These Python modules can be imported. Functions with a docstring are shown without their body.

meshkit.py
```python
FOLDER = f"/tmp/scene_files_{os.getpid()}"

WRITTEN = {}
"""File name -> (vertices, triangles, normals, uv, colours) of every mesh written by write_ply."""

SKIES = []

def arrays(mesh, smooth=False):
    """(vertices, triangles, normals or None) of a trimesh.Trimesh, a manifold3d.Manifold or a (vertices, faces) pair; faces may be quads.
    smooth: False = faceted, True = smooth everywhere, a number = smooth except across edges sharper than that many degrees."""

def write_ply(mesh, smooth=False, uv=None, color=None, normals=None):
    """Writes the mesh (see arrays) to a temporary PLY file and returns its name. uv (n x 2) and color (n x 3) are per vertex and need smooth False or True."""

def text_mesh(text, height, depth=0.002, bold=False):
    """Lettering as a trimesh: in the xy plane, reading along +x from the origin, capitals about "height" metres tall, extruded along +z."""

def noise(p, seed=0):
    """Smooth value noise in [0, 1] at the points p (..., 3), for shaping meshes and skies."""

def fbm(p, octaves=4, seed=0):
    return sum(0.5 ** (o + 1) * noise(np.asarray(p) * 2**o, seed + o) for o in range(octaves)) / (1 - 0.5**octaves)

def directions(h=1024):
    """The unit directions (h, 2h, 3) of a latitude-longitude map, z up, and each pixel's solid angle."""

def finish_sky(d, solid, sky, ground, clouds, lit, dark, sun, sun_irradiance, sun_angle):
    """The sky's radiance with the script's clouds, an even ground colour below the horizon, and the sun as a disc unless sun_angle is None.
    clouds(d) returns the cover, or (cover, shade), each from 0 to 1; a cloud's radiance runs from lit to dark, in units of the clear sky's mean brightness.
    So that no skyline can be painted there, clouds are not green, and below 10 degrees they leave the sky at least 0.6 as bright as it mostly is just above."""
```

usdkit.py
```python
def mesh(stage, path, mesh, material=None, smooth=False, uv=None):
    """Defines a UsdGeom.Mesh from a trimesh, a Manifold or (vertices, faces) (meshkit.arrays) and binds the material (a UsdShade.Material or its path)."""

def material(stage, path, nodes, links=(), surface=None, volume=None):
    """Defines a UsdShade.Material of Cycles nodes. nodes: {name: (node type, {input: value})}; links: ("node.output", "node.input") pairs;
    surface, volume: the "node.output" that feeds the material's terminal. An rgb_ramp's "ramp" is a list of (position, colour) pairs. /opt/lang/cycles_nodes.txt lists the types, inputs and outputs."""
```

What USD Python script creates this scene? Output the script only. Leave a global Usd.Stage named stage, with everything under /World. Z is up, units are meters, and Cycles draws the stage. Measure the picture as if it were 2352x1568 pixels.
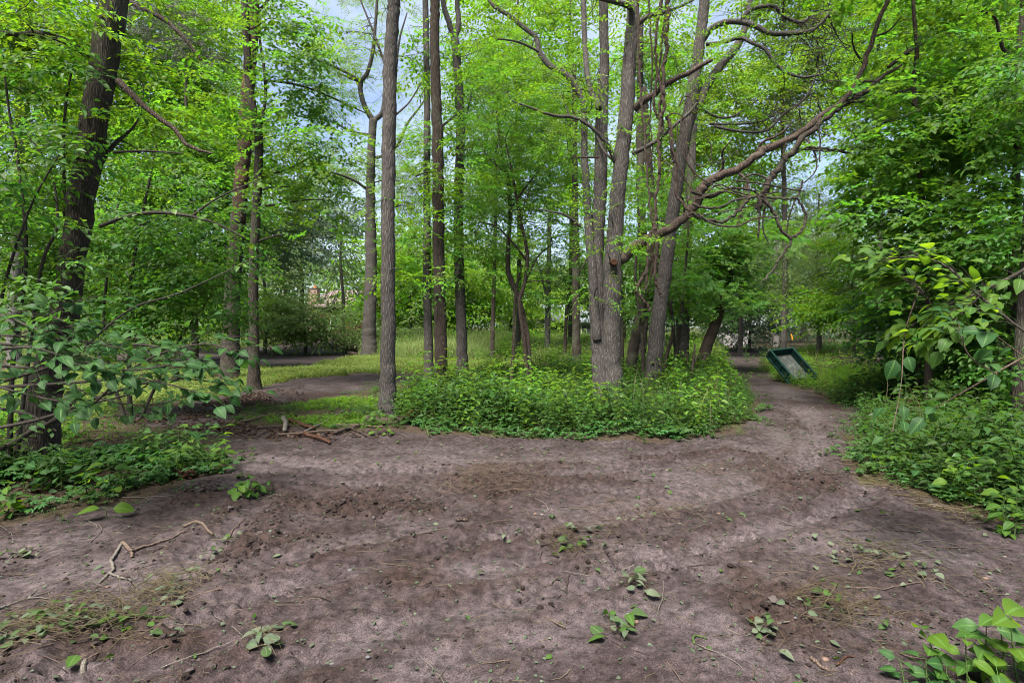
import math, numpy as np, trimesh, shapely, usdkit
from shapely.geometry import Polygon, box as sbox
from pxr import Usd, UsdGeom, UsdLux, UsdShade, Gf, Vt, Sdf
from meshkit import noise, fbm

stage = Usd.Stage.CreateInMemory()
UsdGeom.SetStageUpAxis(stage, UsdGeom.Tokens.z)
UsdGeom.Xform.Define(stage, '/World')

# ------------------------------------------------------------------ camera, sky, sun, exposure
F, CX, HY, EYE = 1293.6, 1176.0, 749.0, 1.55
cam = UsdGeom.Camera.Define(stage, '/World/camera')
cam.CreateHorizontalApertureAttr(36.0)
cam.CreateFocalLengthAttr(36.0 * F / 2352)
cam.CreateVerticalApertureOffsetAttr(-35.0 / 2352 * 36)
cam.AddTranslateOp().Set((0, 0, EYE))
cam.AddRotateXOp().Set(90)
cam.CreateExposureAttr(2.15)
SUN_EL, SUN_AZ = math.radians(60), math.radians(205)
sky = usdkit.material(stage, '/World/Looks/sky', {
    "s": ("sky_texture", {"sky_type": "single_scattering", "sun_disc": False, "sun_elevation": SUN_EL, "sun_rotation": SUN_AZ, "aerosol_density": 1.6}),
    "tc": ("texture_coordinate", {}), "mp": ("mapping", {"scale": (1.0, 1.0, 2.6)}),
    "n": ("noise_texture", {"scale": 2.2, "detail": 6, "roughness": 0.55}),
    "r": ("rgb_ramp", {"ramp": [(0.42, (0.10, 0.10, 0.10)), (0.70, (0.55, 0.55, 0.55))]}),
    "m": ("mix", {"color2": (5.6, 6.1, 6.9)}),
    "b": ("background_shader", {"strength": 0.055})},
    [("tc.generated", "mp.vector"), ("mp.vector", "n.vector"), ("n.fac", "r.fac"), ("r.color", "m.fac"), ("s.color", "m.color1"), ("m.color", "b.color")], surface="b.background")
dome = UsdLux.DomeLight.Define(stage, '/World/sky')
UsdShade.MaterialBindingAPI.Apply(dome.GetPrim()).Bind(sky)
dome.GetPrim().SetCustomDataByKey('kind', 'structure')
sun = UsdLux.DistantLight.Define(stage, '/World/sun')
sun.CreateNormalizeAttr(True); sun.CreateIntensityAttr(1.2); sun.CreateAngleAttr(25.0); sun.CreateColorAttr((1.0, 0.95, 0.86))
sun.AddRotateZOp().Set(-math.degrees(SUN_AZ)); sun.AddRotateXOp().Set(-(90 - math.degrees(SUN_EL)))


# ------------------------------------------------------------------ small helpers
used = {}
def numbered(path):
    k = used.get(path, -1) + 1
    used[path] = k
    return path if k == 0 else f"{path}_{k:03d}"
def tag(p, label=None, cat=None, group=None, kind=None):
    p = p.GetPrim() if hasattr(p, 'GetPrim') else p
    for k, v in (('label', label), ('category', cat), ('group', group), ('kind', kind)):
        if v: p.SetCustomDataByKey(k, v)
    return p
def thing(name, label, cat, group=None):
    x = UsdGeom.Xform.Define(stage, numbered('/World/' + name))
    tag(x, label, cat, group)
    return str(x.GetPath())
def part(parent, name, mesh, mat, smooth=False, label=None, kind=None, uv=None):
    m = usdkit.mesh(stage, numbered(parent + '/' + name), mesh, mat, smooth, uv)
    tag(m, label, None, None, kind)
    return m
def single(name, label, cat, mesh, mat, smooth=False, group=None, kind=None):
    m = usdkit.mesh(stage, numbered('/World/' + name), mesh, mat, smooth)
    tag(m, label, cat, group, kind)
    return m
def at(px, py, Y): return np.array([(px - CX) / F * Y, Y, EYE - (py - HY) / F * Y])
def spot(px, py):
    Y = EYE * F / (py - HY)
    return np.array([(px - CX) / F * Y, Y])
def unit(v): return v / (np.linalg.norm(v, axis=-1, keepdims=True) + 1e-12)
def join(ms):
    vs, fs, n = [], [], 0
    for v, f in ms:
        vs.append(v); fs.append(f + n); n += len(v)
    return (np.vstack(vs), np.vstack(fs)) if vs else (np.zeros((0, 3)), np.zeros((0, 3), int))
def smooth_path(p, n):
    p = np.asarray(p, float)
    if len(p) < 3:
        t = np.linspace(0, 1, n)[:, None]; return p[0] * (1 - t) + p[-1] * t
    q = np.vstack([2 * p[0] - p[1], p, 2 * p[-1] - p[-2]])
    u = np.linspace(0, len(p) - 1 - 1e-6, n); i = u.astype(int); t = (u - i)[:, None]
    a, b, c, d = q[i], q[i + 1], q[i + 2], q[i + 3]
    return 0.5 * (2 * b + (c - a) * t + (2 * a - 5 * b + 4 * c - d) * t ** 2 + (3 * b - a - 3 * c + d) * t ** 3)
def tube(p, r, sides=6, rough=0.0, seed=0, freq=(9, 1.6)):
    p = np.asarray(p, float); n = len(p)
    r = np.broadcast_to(np.asarray(r, float), (n,))
    t = unit(np.gradient(p, axis=0))
    a = np.cross(t[0], [0.0, 0, 1] if abs(t[0][2]) < .9 else [1.0, 0, 0]); a /= np.linalg.norm(a)
    A = np.empty((n, 3))
    for k in range(n):
        a = a - t[k] * (a @ t[k]); a /= np.linalg.norm(a) + 1e-12; A[k] = a
    B = np.cross(t, A)
    w = np.arange(sides) * 2 * math.pi / sides
    ring = np.cos(w)[None, :, None] * A[:, None] + np.sin(w)[None, :, None] * B[:, None]
    rr = np.repeat(r[:, None], sides, 1)
    if rough:
        s = np.concatenate([[0], np.cumsum(np.linalg.norm(np.diff(p, axis=0), axis=1))])
        q = np.stack([np.cos(w)[None] * freq[0] * .22 + 0 * s[:, None], np.sin(w)[None] * freq[0] * .22 + 0 * s[:, None], s[:, None] * freq[1] + 0 * w[None]], -1)
        rr = rr * (1 + rough * 2 * (fbm(q + seed * 7.3, 4, seed) - .5))
    v = (p[:, None] + ring * rr[..., None]).reshape(-1, 3)
    i, j = np.meshgrid(np.arange(n - 1), np.arange(sides), indexing='ij'); k = (j + 1) % sides
    f = np.stack([i * sides + j, i * sides + k, (i + 1) * sides + k, (i + 1) * sides + j], -1).reshape(-1, 4)
    f = np.vstack([f[:, [0, 1, 2]], f[:, [0, 2, 3]]])
    v = np.vstack([v, p[0], p[-1]])
    c0, c1, j = n * sides, n * sides + 1, np.arange(sides)
    f = np.vstack([f, np.stack([np.full(sides, c0), (j + 1) % sides, j], -1), np.stack([np.full(sides, c1), (n - 1) * sides + j, (n - 1) * sides + (j + 1) % sides], -1)])
    return v, f
def wander(a, b, n, amp, rng, sag=0.0):
    """A crooked path from a to b."""
    L = np.linalg.norm(b - a); t = np.linspace(0, 1, n)
    p = a + (b - a) * t[:, None]
    ctrl = rng.normal(0, amp * L, (max(3, n // 2), 3)); ctrl[0] = 0; ctrl[-1] = 0
    p += smooth_path(ctrl, n)
    p[:, 2] += sag * L * 4 * t * (1 - t)
    return p


# ------------------------------------------------------------------ materials
def mat(name, *a, **k): return usdkit.material(stage, '/World/Looks/' + name, *a, **k)
def leaf_material(name, top, through, rough=0.5, mixf=0.5, spec=0.22, var=0.35):
    """A leaf: green upper side, yellower light through it; every leaf and spray a little different."""
    return mat(name, {
        "g": ("geometry", {}), "o": ("object_info", {}),
        "v": ("map_range", {"from_min": 0.0, "from_max": 1.0, "to_min": 1 - var, "to_max": 1 + var}),
        "v2": ("map_range", {"from_min": 0.0, "from_max": 1.0, "to_min": 1 - var * .6, "to_max": 1 + var * .6}),
        "mu": ("math", {"math_type": "multiply"}),
        "hu": ("map_range", {"from_min": 0.0, "from_max": 1.0, "to_min": 0.478, "to_max": 0.518}),
        "h1": ("hsv", {"color": top}), "h2": ("hsv", {"color": through}),
        "p": ("principled_bsdf", {"roughness": rough, "specular_ior_level": spec}),
        "t": ("translucent_bsdf", {}), "m": ("mix_closure", {"fac": mixf})},
        [("g.random_per_island", "v.value"), ("o.random", "v2.value"), ("v.result", "mu.value1"), ("v2.result", "mu.value2"),
         ("o.random", "hu.value"), ("hu.result", "h1.hue"), ("hu.result", "h2.hue"), ("mu.value", "h1.value"), ("mu.value", "h2.value"),
         ("h1.color", "p.base_color"), ("h2.color", "t.color"), ("p.BSDF", "m.closure1"), ("t.BSDF", "m.closure2")], surface="m.closure")
LEAF = {  # species greens, with canopy backlight and understorey shade put into the tones
    'bright': leaf_material('leaf_bright', (0.105, 0.235, 0.020), (0.28, 0.55, 0.018)),
    'yellow': leaf_material('leaf_yellow', (0.140, 0.265, 0.022), (0.34, 0.58, 0.022)),
    'mid': leaf_material('leaf_mid', (0.075, 0.185, 0.024), (0.20, 0.45, 0.022)),
    'deep': leaf_material('leaf_deep', (0.060, 0.150, 0.024), (0.15, 0.36, 0.022)),
    'cool': leaf_material('leaf_cool', (0.062, 0.155, 0.044), (0.12, 0.30, 0.035), rough=0.5, spec=.3),  # bluish cast of shaded, skylit leaves put into the green
    'pale': leaf_material('leaf_pale', (0.165, 0.26, 0.085), (0.30, 0.44, 0.09)),  # pale green; on far trees the paleness also stands in for haze
    'grey': leaf_material('leaf_grey', (0.15, 0.22, 0.125), (0.22, 0.33, 0.14)),  # distance haze put into the leaf colour as grey
    'needle': leaf_material('leaf_needle', (0.05, 0.095, 0.042), (0.05, 0.10, 0.03), mixf=.25),
    'greyneedle': leaf_material('leaf_grey_needle', (0.12, 0.125, 0.10), (0.10, 0.11, 0.08), mixf=.25),
    'grass': leaf_material('leaf_grass', (0.155, 0.215, 0.048), (0.27, 0.37, 0.06), mixf=.4),
    'meadow': leaf_material('leaf_meadow', (0.20, 0.27, 0.085), (0.30, 0.42, 0.10), mixf=.4),
    'weed': leaf_material('leaf_weed', (0.058, 0.135, 0.030), (0.13, 0.28, 0.030), rough=.5, var=.5),
    'weedbright': leaf_material('leaf_weed_bright', (0.105, 0.22, 0.022), (0.24, 0.46, 0.03), rough=.45),
    'wilted': leaf_material('leaf_wilted', (0.10, 0.135, 0.080), (0.08, 0.12, 0.05), mixf=.3, var=.5),
    'straw': leaf_material('straw', (0.125, 0.095, 0.052), (0.1, 0.08, 0.04), mixf=.15, var=.5),
    'chips': leaf_material('wood_chips', (0.125, 0.062, 0.042), (0.08, 0.04, 0.02), mixf=.1, var=.7),
    'brown': leaf_material('leaf_brown', (0.085, 0.048, 0.03), (0.07, 0.04, 0.02), mixf=.15, var=.6),
}
def veined(name, top, through, rough):
    """A large leaf seen close: pale midrib and side veins in relief, from the leaf's own coordinates."""
    return mat(name, {
        "g": ("geometry", {}), "uv": ("uvmap", {"attribute": "st"}), "s": ("separate_xyz", {}),
        "ab": ("math", {"math_type": "absolute"}), "rib": ("map_range", {"from_min": 0.02, "from_max": 0.09, "to_min": 1.0, "to_max": 0.0, "clamp": True}),
        "k": ("math", {"math_type": "multiply_add", "value2": -0.55}), "w": ("math", {"math_type": "multiply", "value2": 44.0}), "sn": ("math", {"math_type": "sine"}),
        "sv": ("map_range", {"from_min": 0.80, "from_max": 1.0, "to_min": 0.0, "to_max": 0.5, "clamp": True}),
        "mx": ("math", {"math_type": "maximum"}),
        "v": ("map_range", {"from_min": 0.0, "from_max": 1.0, "to_min": 0.75, "to_max": 1.3}),
        "hu": ("map_range", {"from_min": 0.0, "from_max": 1.0, "to_min": 0.482, "to_max": 0.512}),
        "n": ("noise_texture", {"scale": 60, "detail": 3}),
        "h1": ("hsv", {"color": top}), "h2": ("hsv", {"color": through}), "c": ("mix", {"color2": (0.09, 0.18, 0.045)}),
        "hm": ("math", {"math_type": "multiply", "value2": 0.55}),
        "b": ("bump", {"strength": 0.5, "distance": 0.004, "invert": True}),
        "p": ("principled_bsdf", {"roughness": rough, "specular_ior_level": 0.16}), "t": ("translucent_bsdf", {}), "m": ("mix_closure", {"fac": 0.45})},
        [("uv.UV", "s.vector"), ("s.x", "ab.value1"), ("ab.value", "rib.value"), ("ab.value", "k.value1"), ("s.y", "k.value3"), ("k.value", "w.value1"), ("w.value", "sn.value1"),
         ("sn.value", "sv.value"), ("rib.result", "mx.value1"), ("sv.result", "mx.value2"), ("mx.value", "hm.value1"), ("hm.value", "c.fac"),
         ("g.random_per_island", "v.value"), ("v.result", "h1.value"), ("v.result", "h2.value"), ("g.random_per_island", "hu.value"), ("hu.result", "h1.hue"), ("hu.result", "h2.hue"),
         ("h1.color", "c.color1"), ("c.color", "p.base_color"), ("h2.color", "t.color"), ("mx.value", "b.height"), ("b.normal", "p.normal"),
         ("p.BSDF", "m.closure1"), ("t.BSDF", "m.closure2")], surface="m.closure")
VEIN = {'green': [veined(f'big_leaf_green_{w}', a, b, .36) for w, a, b in (('one', (.055, .135, .030), (.15, .34, .02)), ('two', (.045, .12, .036), (.11, .29, .025)), ('three', (.075, .16, .028), (.22, .42, .025)))],
        'cool': [veined(f'big_leaf_cool_{w}', a, b, .5) for w, a, b in (('one', (.022, .078, .025), (.06, .19, .02)), ('two', (.018, .064, .022), (.05, .16, .02)), ('three', (.030, .092, .026), (.08, .23, .02)))],  # bluish skylight cast put into these low leaf greens
        'fresh': [veined(f'big_leaf_fresh_{w}', a, b, .5) for w, a, b in (('one', (.040, .112, .014), (.17, .38, .012)), ('two', (.055, .130, .012), (.24, .46, .015)), ('three', (.030, .094, .016), (.12, .30, .012)))]}
def bark(name, dark, light, fine=1.0, lichen=0.3, warm=None, bump=0.9):
    nodes = {
        "g": ("geometry", {}), "mp": ("mapping", {"scale": (62 * fine, 62 * fine, 7.0 * fine)}),
        "n": ("noise_texture", {"scale": 1.0, "detail": 7, "roughness": 0.62, "distortion": 0.5}),
        "v": ("voronoi_texture", {"feature": "distance_to_edge", "scale": 0.8, "randomness": 1.0}),
        "vr": ("map_range", {"from_min": 0.0, "from_max": 0.32, "to_min": 0.0, "to_max": 1.0, "clamp": True}),
        "mm": ("math", {"math_type": "multiply"}),
        "r": ("rgb_ramp", {"ramp": [(0.02, tuple(c * .55 for c in dark)), (0.24, dark), (0.80, tuple(.25 * a + .75 * b for a, b in zip(dark, light)))]}),
        "n2": ("noise_texture", {"scale": 2.3, "detail": 5, "roughness": 0.6}),
        "r2": ("rgb_ramp", {"ramp": [(0.52, (0, 0, 0)), (0.68, (lichen,) * 3)]}),
        "c": ("mix", {"color2": warm or (0.10, 0.115, 0.075)}),
        "b": ("bump", {"strength": bump, "distance": 0.02}), "p": ("principled_bsdf", {"roughness": 0.9, "specular_ior_level": 0.15})}
    return mat(name, nodes, [("g.position", "mp.vector"), ("mp.vector", "n.vector"), ("mp.vector", "v.vector"), ("v.distance", "vr.value"), ("n.fac", "mm.value1"), ("vr.result", "mm.value2"),
        ("mm.value", "r.fac"), ("g.position", "n2.vector"), ("n2.fac", "r2.fac"), ("r2.color", "c.fac"), ("r.color", "c.color1"), ("c.color", "p.base_color"),
        ("mm.value", "b.height"), ("b.normal", "p.normal")], surface="p.BSDF")
BARK = {
    'brown': bark('bark_brown', (0.039, 0.0291, 0.0229), (0.091, 0.0702, 0.0562), lichen=.2),
    'grey': bark('bark_grey', (0.0546, 0.0478, 0.0442), (0.143, 0.13, 0.1222), lichen=.15),
    'dark': bark('bark_dark', (0.034, 0.027, 0.022), (0.085, 0.070, 0.059), lichen=.3),
    'pine': bark('bark_pine', (0.039, 0.0234, 0.0172), (0.104, 0.0624, 0.0442), lichen=.4, warm=(0.15, 0.075, 0.045)),
    'pale': bark('bark_pale', (0.0884, 0.0806, 0.078), (0.2184, 0.208, 0.2028), lichen=.1, bump=.4),
    'dead': bark('bark_dead', (0.0442, 0.0312, 0.0239), (0.156, 0.117, 0.0936), lichen=.3, warm=(0.16, 0.13, 0.11)),
    'vine': bark('bark_vine', (0.0442, 0.0302, 0.0239), (0.13, 0.0962, 0.0806), fine=1.7, lichen=.1),
    'twig': bark('bark_twig', (0.0286, 0.0239, 0.0198), (0.0624, 0.052, 0.0442), fine=2, lichen=.1, bump=.3),
    'stem': bark('green_stem', (0.0364, 0.0624, 0.0156), (0.0676, 0.104, 0.0312), fine=2, lichen=0, bump=.2),
    'rotten': bark('rotten_wood', (0.0442, 0.0182, 0.0094), (0.1768, 0.0858, 0.0442), fine=1.3, lichen=.3, warm=(0.12, 0.07, 0.05)),
    'stick': bark('stick_wood', (0.078, 0.0546, 0.0416), (0.1872, 0.1456, 0.1144), fine=2.5, lichen=.1, bump=.4),
    'driedstick': bark('dried_stick_wood', (0.0988, 0.0858, 0.0728), (0.2288, 0.208, 0.1872), fine=2.5, lichen=.1, bump=.4),
}


# ------------------------------------------------------------------ leaves, sprays, scattering
from scipy.spatial.transform import Rotation
def leaf_two(W=.55, fold=.10):
    v = np.array([[0, 0, 0], [.45, W / 2, fold], [1, 0, -.06], [.45, -W / 2, fold]])
    return v, np.array([[0, 2, 1], [0, 3, 2]])
def leaf_six(W=.6, fold=.09, droop=.1):
    v = np.array([[0, 0, 0], [.22, W * .44, fold], [.58, W * .40, fold * .7], [1, 0, -droop], [.58, -W * .40, fold * .7], [.22, -W * .44, fold], [.45, 0, -.01]])
    return v, np.array([[6, k, (k + 1) % 6] for k in range(6)])
def leaf_maple():
    h = [(0, .03), (-.10, .33), (.13, .28), (.34, .55), (.44, .24), (.66, .22), (1, 0)]
    o = [(x, y) for x, y in h] + [(x, -y) for x, y in h[-2::-1]]
    v = np.array([(x, y, .06 * abs(y) * 2 - .10 * max(0, x - .5)) for x, y in o] + [(.33, 0, -.02)])
    n = len(o)
    return v, np.array([[n, k, (k + 1) % n] for k in range(n)])
def leaf_pinnate(pairs=3):
    ms = []
    base = leaf_two(.42, .05)
    for k in range(pairs):
        x = .28 + .55 * k / pairs
        for s in (-1, 1):
            c, q = math.cos(s * 1.0), math.sin(s * 1.0)
            v = base[0] * .42
            ms.append((np.stack([x + v[:, 0] * c - v[:, 1] * q, v[:, 0] * q + v[:, 1] * c, v[:, 2] - .06 * x], 1), base[1]))
    v = base[0] * .45; ms.append((v + [.62 + .1, 0, -.05], base[1]))
    ms.append((np.array([[0, .006, 0], [.75, 0, -.04], [0, -.006, 0]]), np.array([[0, 1, 2]])))
    return join(ms)
def leaf_big(rng, W=.62, n=7):
    """A large leaf: rows of left edge, midrib, right edge with toothed margin, folded and drooping; uv for the veins."""
    t = np.linspace(0, 1, n)
    prof = W / 2 * np.sin(math.pi * t ** .72) ** .9 * (1 + .05 * (-1) ** np.arange(n)); prof[0] = .01; prof[-1] = 0
    cup, bend = rng.uniform(.02, .11), rng.uniform(.05, .28)
    x = t * (1 - .1 * bend); z = -bend * t ** 2 + .04 * np.sin(t * 5)
    tw = rng.normal(0, .12)
    v = np.concatenate([np.stack([x, s * prof, z + cup * abs(s) * np.sin(math.pi * t) + tw * s * prof * t], 1) for s in (1, .5, 0, -.5, -1)])
    uv = np.concatenate([np.stack([np.full(n, s * .5), t], 1) for s in (1, .5, 0, -.5, -1)])
    i, j = np.meshgrid(np.arange(4), np.arange(n - 1), indexing='ij')
    f = np.stack([i * n + j, i * n + j + 1, (i + 1) * n + j + 1, (i + 1) * n + j], -1).reshape(-1, 4)
    return v, np.vstack([f[:, [0, 1, 2]], f[:, [0, 2, 3]]]), uv
def frame(d, up):
    d = unit(d); s = unit(np.cross(up, d)); u = np.cross(d, s)
    return np.stack([d, s, u], -1)
def area(m):
    v, f = m
    return np.linalg.norm(np.cross(v[f[:, 1]] - v[f[:, 0]], v[f[:, 2]] - v[f[:, 0]]), axis=1).sum() / 2
def spray(seed, leaf, n=13, L=.5, size=.10, tilt=.35, side=True, droop=.12, hang=.25, stem=True):
    rng = np.random.default_rng(seed); ms = []
    def twig(o, d, L, n):
        path = np.array([o + d * L * t + np.array([0, 0, -droop * L * t * t]) for t in np.linspace(0, 1, 4)])
        if stem: ms.append(tube(path, np.linspace(.0032, .0012, 4), 3))
        q = np.array([-d[1], d[0], 0])
        for k in range(n):
            t = (k + .7) / n; p = o + d * L * t + np.array([0, 0, -droop * L * t * t])
            s = 1 if k % 2 else -1
            a = s * rng.uniform(.7, 1.25) if k < n - 1 else rng.normal(0, .2)
            e = d * math.cos(a) + q * math.sin(a) + np.array([0, 0, -hang + rng.normal(0, .22)])
            M = frame(e, np.array([rng.normal(0, tilt), rng.normal(0, tilt), 1.0]))
            z = size * rng.uniform(.65, 1.2)
            v, f = leaf[rng.integers(len(leaf))]
            ms.append((p + unit(e) * size * .22 + (v * z) @ M.T, f))
    twig(np.zeros(3), np.array([1.0, 0, 0]), L, n if not side else n // 2)
    if side:
        for s, t in ((1, .25), (-1, .45)):
            a = s * rng.uniform(.6, .9)
            twig(np.array([L * t, 0, 0]), np.array([math.cos(a), math.sin(a), -.05]), L * .55, n // 4)
    return join(ms)
def needles(seed, L=.5, n=70, size=.09, hang=.5):
    rng = np.random.default_rng(seed)
    ms = [tube(np.array([[0, 0, 0], [L * .5, 0, -.06 * L], [L, 0, -.2 * L]]), [.006, .004, .002], 3)]
    for k in range(n):
        t = rng.uniform(.1, 1); p = np.array([L * t, 0, -.2 * L * t * t]); a = rng.uniform(0, 2 * math.pi)
        d = unit(np.array([.7, math.cos(a), math.sin(a) - hang])) * size * rng.uniform(.7, 1.2)
        s = unit(np.cross(d, rng.normal(0, 1, 3))) * .0035
        ms.append((np.array([p - s, p + s, p + d]), np.array([[0, 1, 2]])))
    return join(ms)
two, six, mapl = [leaf_two(.5), leaf_two(.6, .14)], [leaf_six(.55), leaf_six(.62, .12, .18)], [leaf_maple()]
pin = [leaf_pinnate(3), leaf_pinnate(2)]
SPRAY = {
    'far': [spray(s, two, 16, .62, .13, .45, stem=False) for s in (1, 2, 3)],
    'small': [spray(s, two, 22, .5, .075, .45) for s in (4, 5, 6)],
    'broad': [spray(s, six, 15, .5, .105, .34) for s in (7, 8, 9)],
    'maple': [spray(s, mapl, 12, .5, .105, .32) for s in (10, 11, 12)],
    'pinnate': [spray(s, pin, 9, .5, .24, .34, hang=.35) for s in (13, 14, 15)],
    'needle': [needles(s) for s in (16, 17, 18)],
    'droop': [needles(s, .6, 90, .08, 1.2) for s in (19, 20, 21)],
    'willow': [spray(s, [leaf_two(.24, .04)], 34, .7, .10, .5, droop=.5, hang=.7, stem=False) for s in (22, 23, 24)],
}
SAREA = {k: np.mean([area(m) for m in v]) for k, v in SPRAY.items()}
SAREA['needle'] *= 3.2; SAREA['droop'] *= 3.2
def scatter(path, protos, pname, mat, P, R, S, seed=0):
    """One PointInstancer; R: rotation matrices (n,3,3); S: scales (n,) or (n,3)."""
    pi = UsdGeom.PointInstancer.Define(stage, path)
    targets = []
    for k, m in enumerate(protos):
        q = path + '/' + pname + ('' if k == 0 else f'_{k:03d}')
        usdkit.mesh(stage, q, m, mat); targets.append(q)
    pi.CreatePrototypesRel().SetTargets(targets)
    n = len(P); rng = np.random.default_rng(seed + 99)
    pi.CreateProtoIndicesAttr(Vt.IntArray.FromNumpy(rng.integers(0, len(protos), n).astype(np.int32)))
    pi.CreatePositionsAttr(Vt.Vec3fArray.FromNumpy(np.asarray(P, np.float32)))
    S = np.asarray(S, np.float32); S = np.repeat(S[:, None], 3, 1) if S.ndim == 1 else S
    pi.CreateScalesAttr(Vt.Vec3fArray.FromNumpy(S))
    q = Rotation.from_matrix(R).as_quat()
    pi.CreateOrientationsAttr(Vt.QuathArray([Gf.Quath(float(w), float(x), float(y), float(z)) for x, y, z, w in q]))
    return pi
def upright(n, rng, lean=.12):
    a = rng.uniform(0, 2 * math.pi, n)
    up = unit(np.stack([rng.normal(0, lean, n), rng.normal(0, lean, n), np.ones(n)], 1))
    return frame(np.stack([np.cos(a), np.sin(a), np.zeros(n)], 1), up)


# ------------------------------------------------------------------ lie of the land
def poly(px): return Polygon([tuple(spot(*p)) for p in px]).buffer(0)
DIRT = poly([(-420, 1330), (0, 1208), (120, 1188), (230, 1168), (330, 1138), (420, 1100), (530, 1090), (525, 1045), (505, 1005), (450, 990), (380, 985), (300, 972), (240, 955), (300, 938), (400, 930),
    (500, 908), (600, 886), (700, 870), (800, 858), (880, 860), (960, 860), (960, 874), (880, 890), (800, 905), (700, 922), (600, 935), (540, 945), (560, 965), (700, 985), (850, 988), (1000, 1000), (1150, 1005), (1350, 1010), (1500, 1012), (1620, 1005),
    (1700, 985), (1748, 960), (1737, 925), (1717, 890), (1690, 862), (1650, 838), (1640, 826), (1560, 818), (1640, 808), (1750, 799), (1840, 800), (1850, 806), (1760, 812), (1738, 818), (1732, 832), (1748, 852), (1785, 872), (1835, 893), (1900, 918), (1975, 962), (1958, 1005),
    (1955, 1055), (2000, 1088), (2060, 1118), (2150, 1152), (2250, 1182), (2352, 1206), (2800, 1330), (3600, 1700), (2352, 2200), (1176, 2600), (-300, 2400), (-1500, 1800)]).union(sbox(-5, -14, 5.2, 2.2))
CLEARING = poly([(150, 806), (300, 797), (480, 797), (600, 800), (700, 793), (780, 797), (838, 806), (815, 814), (740, 826), (720, 842), (640, 850), (560, 846), (400, 836), (200, 826)])
MOUNDS = [(*at(1075, 789, 33)[:2], 1.6, .65), (*at(1010, 796, 31)[:2], 1.3, .35), (*at(770, 800, 40)[:2], 2.4, .55), (*at(700, 790, 46)[:2], 2.2, .5), (*spot(1420, 1000), .28, .09)]
RUTS = [([(60, 1560), (420, 1420), (800, 1310), (1100, 1240), (1450, 1180), (1800, 1090), (1880, 1000), (1800, 920)], .13, .035), ([(500, 1590), (800, 1470), (1150, 1380), (1500, 1290), (1950, 1150), (2000, 1050)], .12, .022),
    ([(560, 1050), (800, 1072), (1100, 1085), (1400, 1078), (1700, 1050)], .16, .03), ([(540, 1105), (800, 1110), (1100, 1120), (1500, 1130)], .14, .02), ([(620, 1130), (480, 1260), (300, 1420), (150, 1580)], .14, .03),
    ([(1250, 1240), (1650, 1330), (2050, 1470), (2300, 1580)], .12, .025)]
LOOSE = [(870, 1150, 210, 48), (1840, 1100, 110, 38), (1750, 1380, 290, 80), (700, 1230, 120, 40), (1300, 1110, 160, 24), (900, 1330, 130, 26), (650, 1140, 130, 40), (1130, 1120, 170, 36), (560, 1270, 60, 60), (1700, 1190, 60, 16), (420, 1150, 120, 30), (300, 1480, 260, 30), (1900, 935, 70, 22), (2080, 1430, 110, 30), (1480, 1240, 120, 22), (700, 915, 130, 16)]
PALE = [(640, 826, 110, 18), (740, 806, 60, 8), (500, 815, 140, 12), (880, 1065, 280, 34), (1560, 1095, 180, 30), (1180, 1290, 200, 50), (1250, 1430, 260, 60), (1860, 1020, 90, 26), (760, 1240, 160, 40), (150, 1260, 150, 36), (2180, 1270, 160, 30), (640, 1340, 150, 40)]
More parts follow.
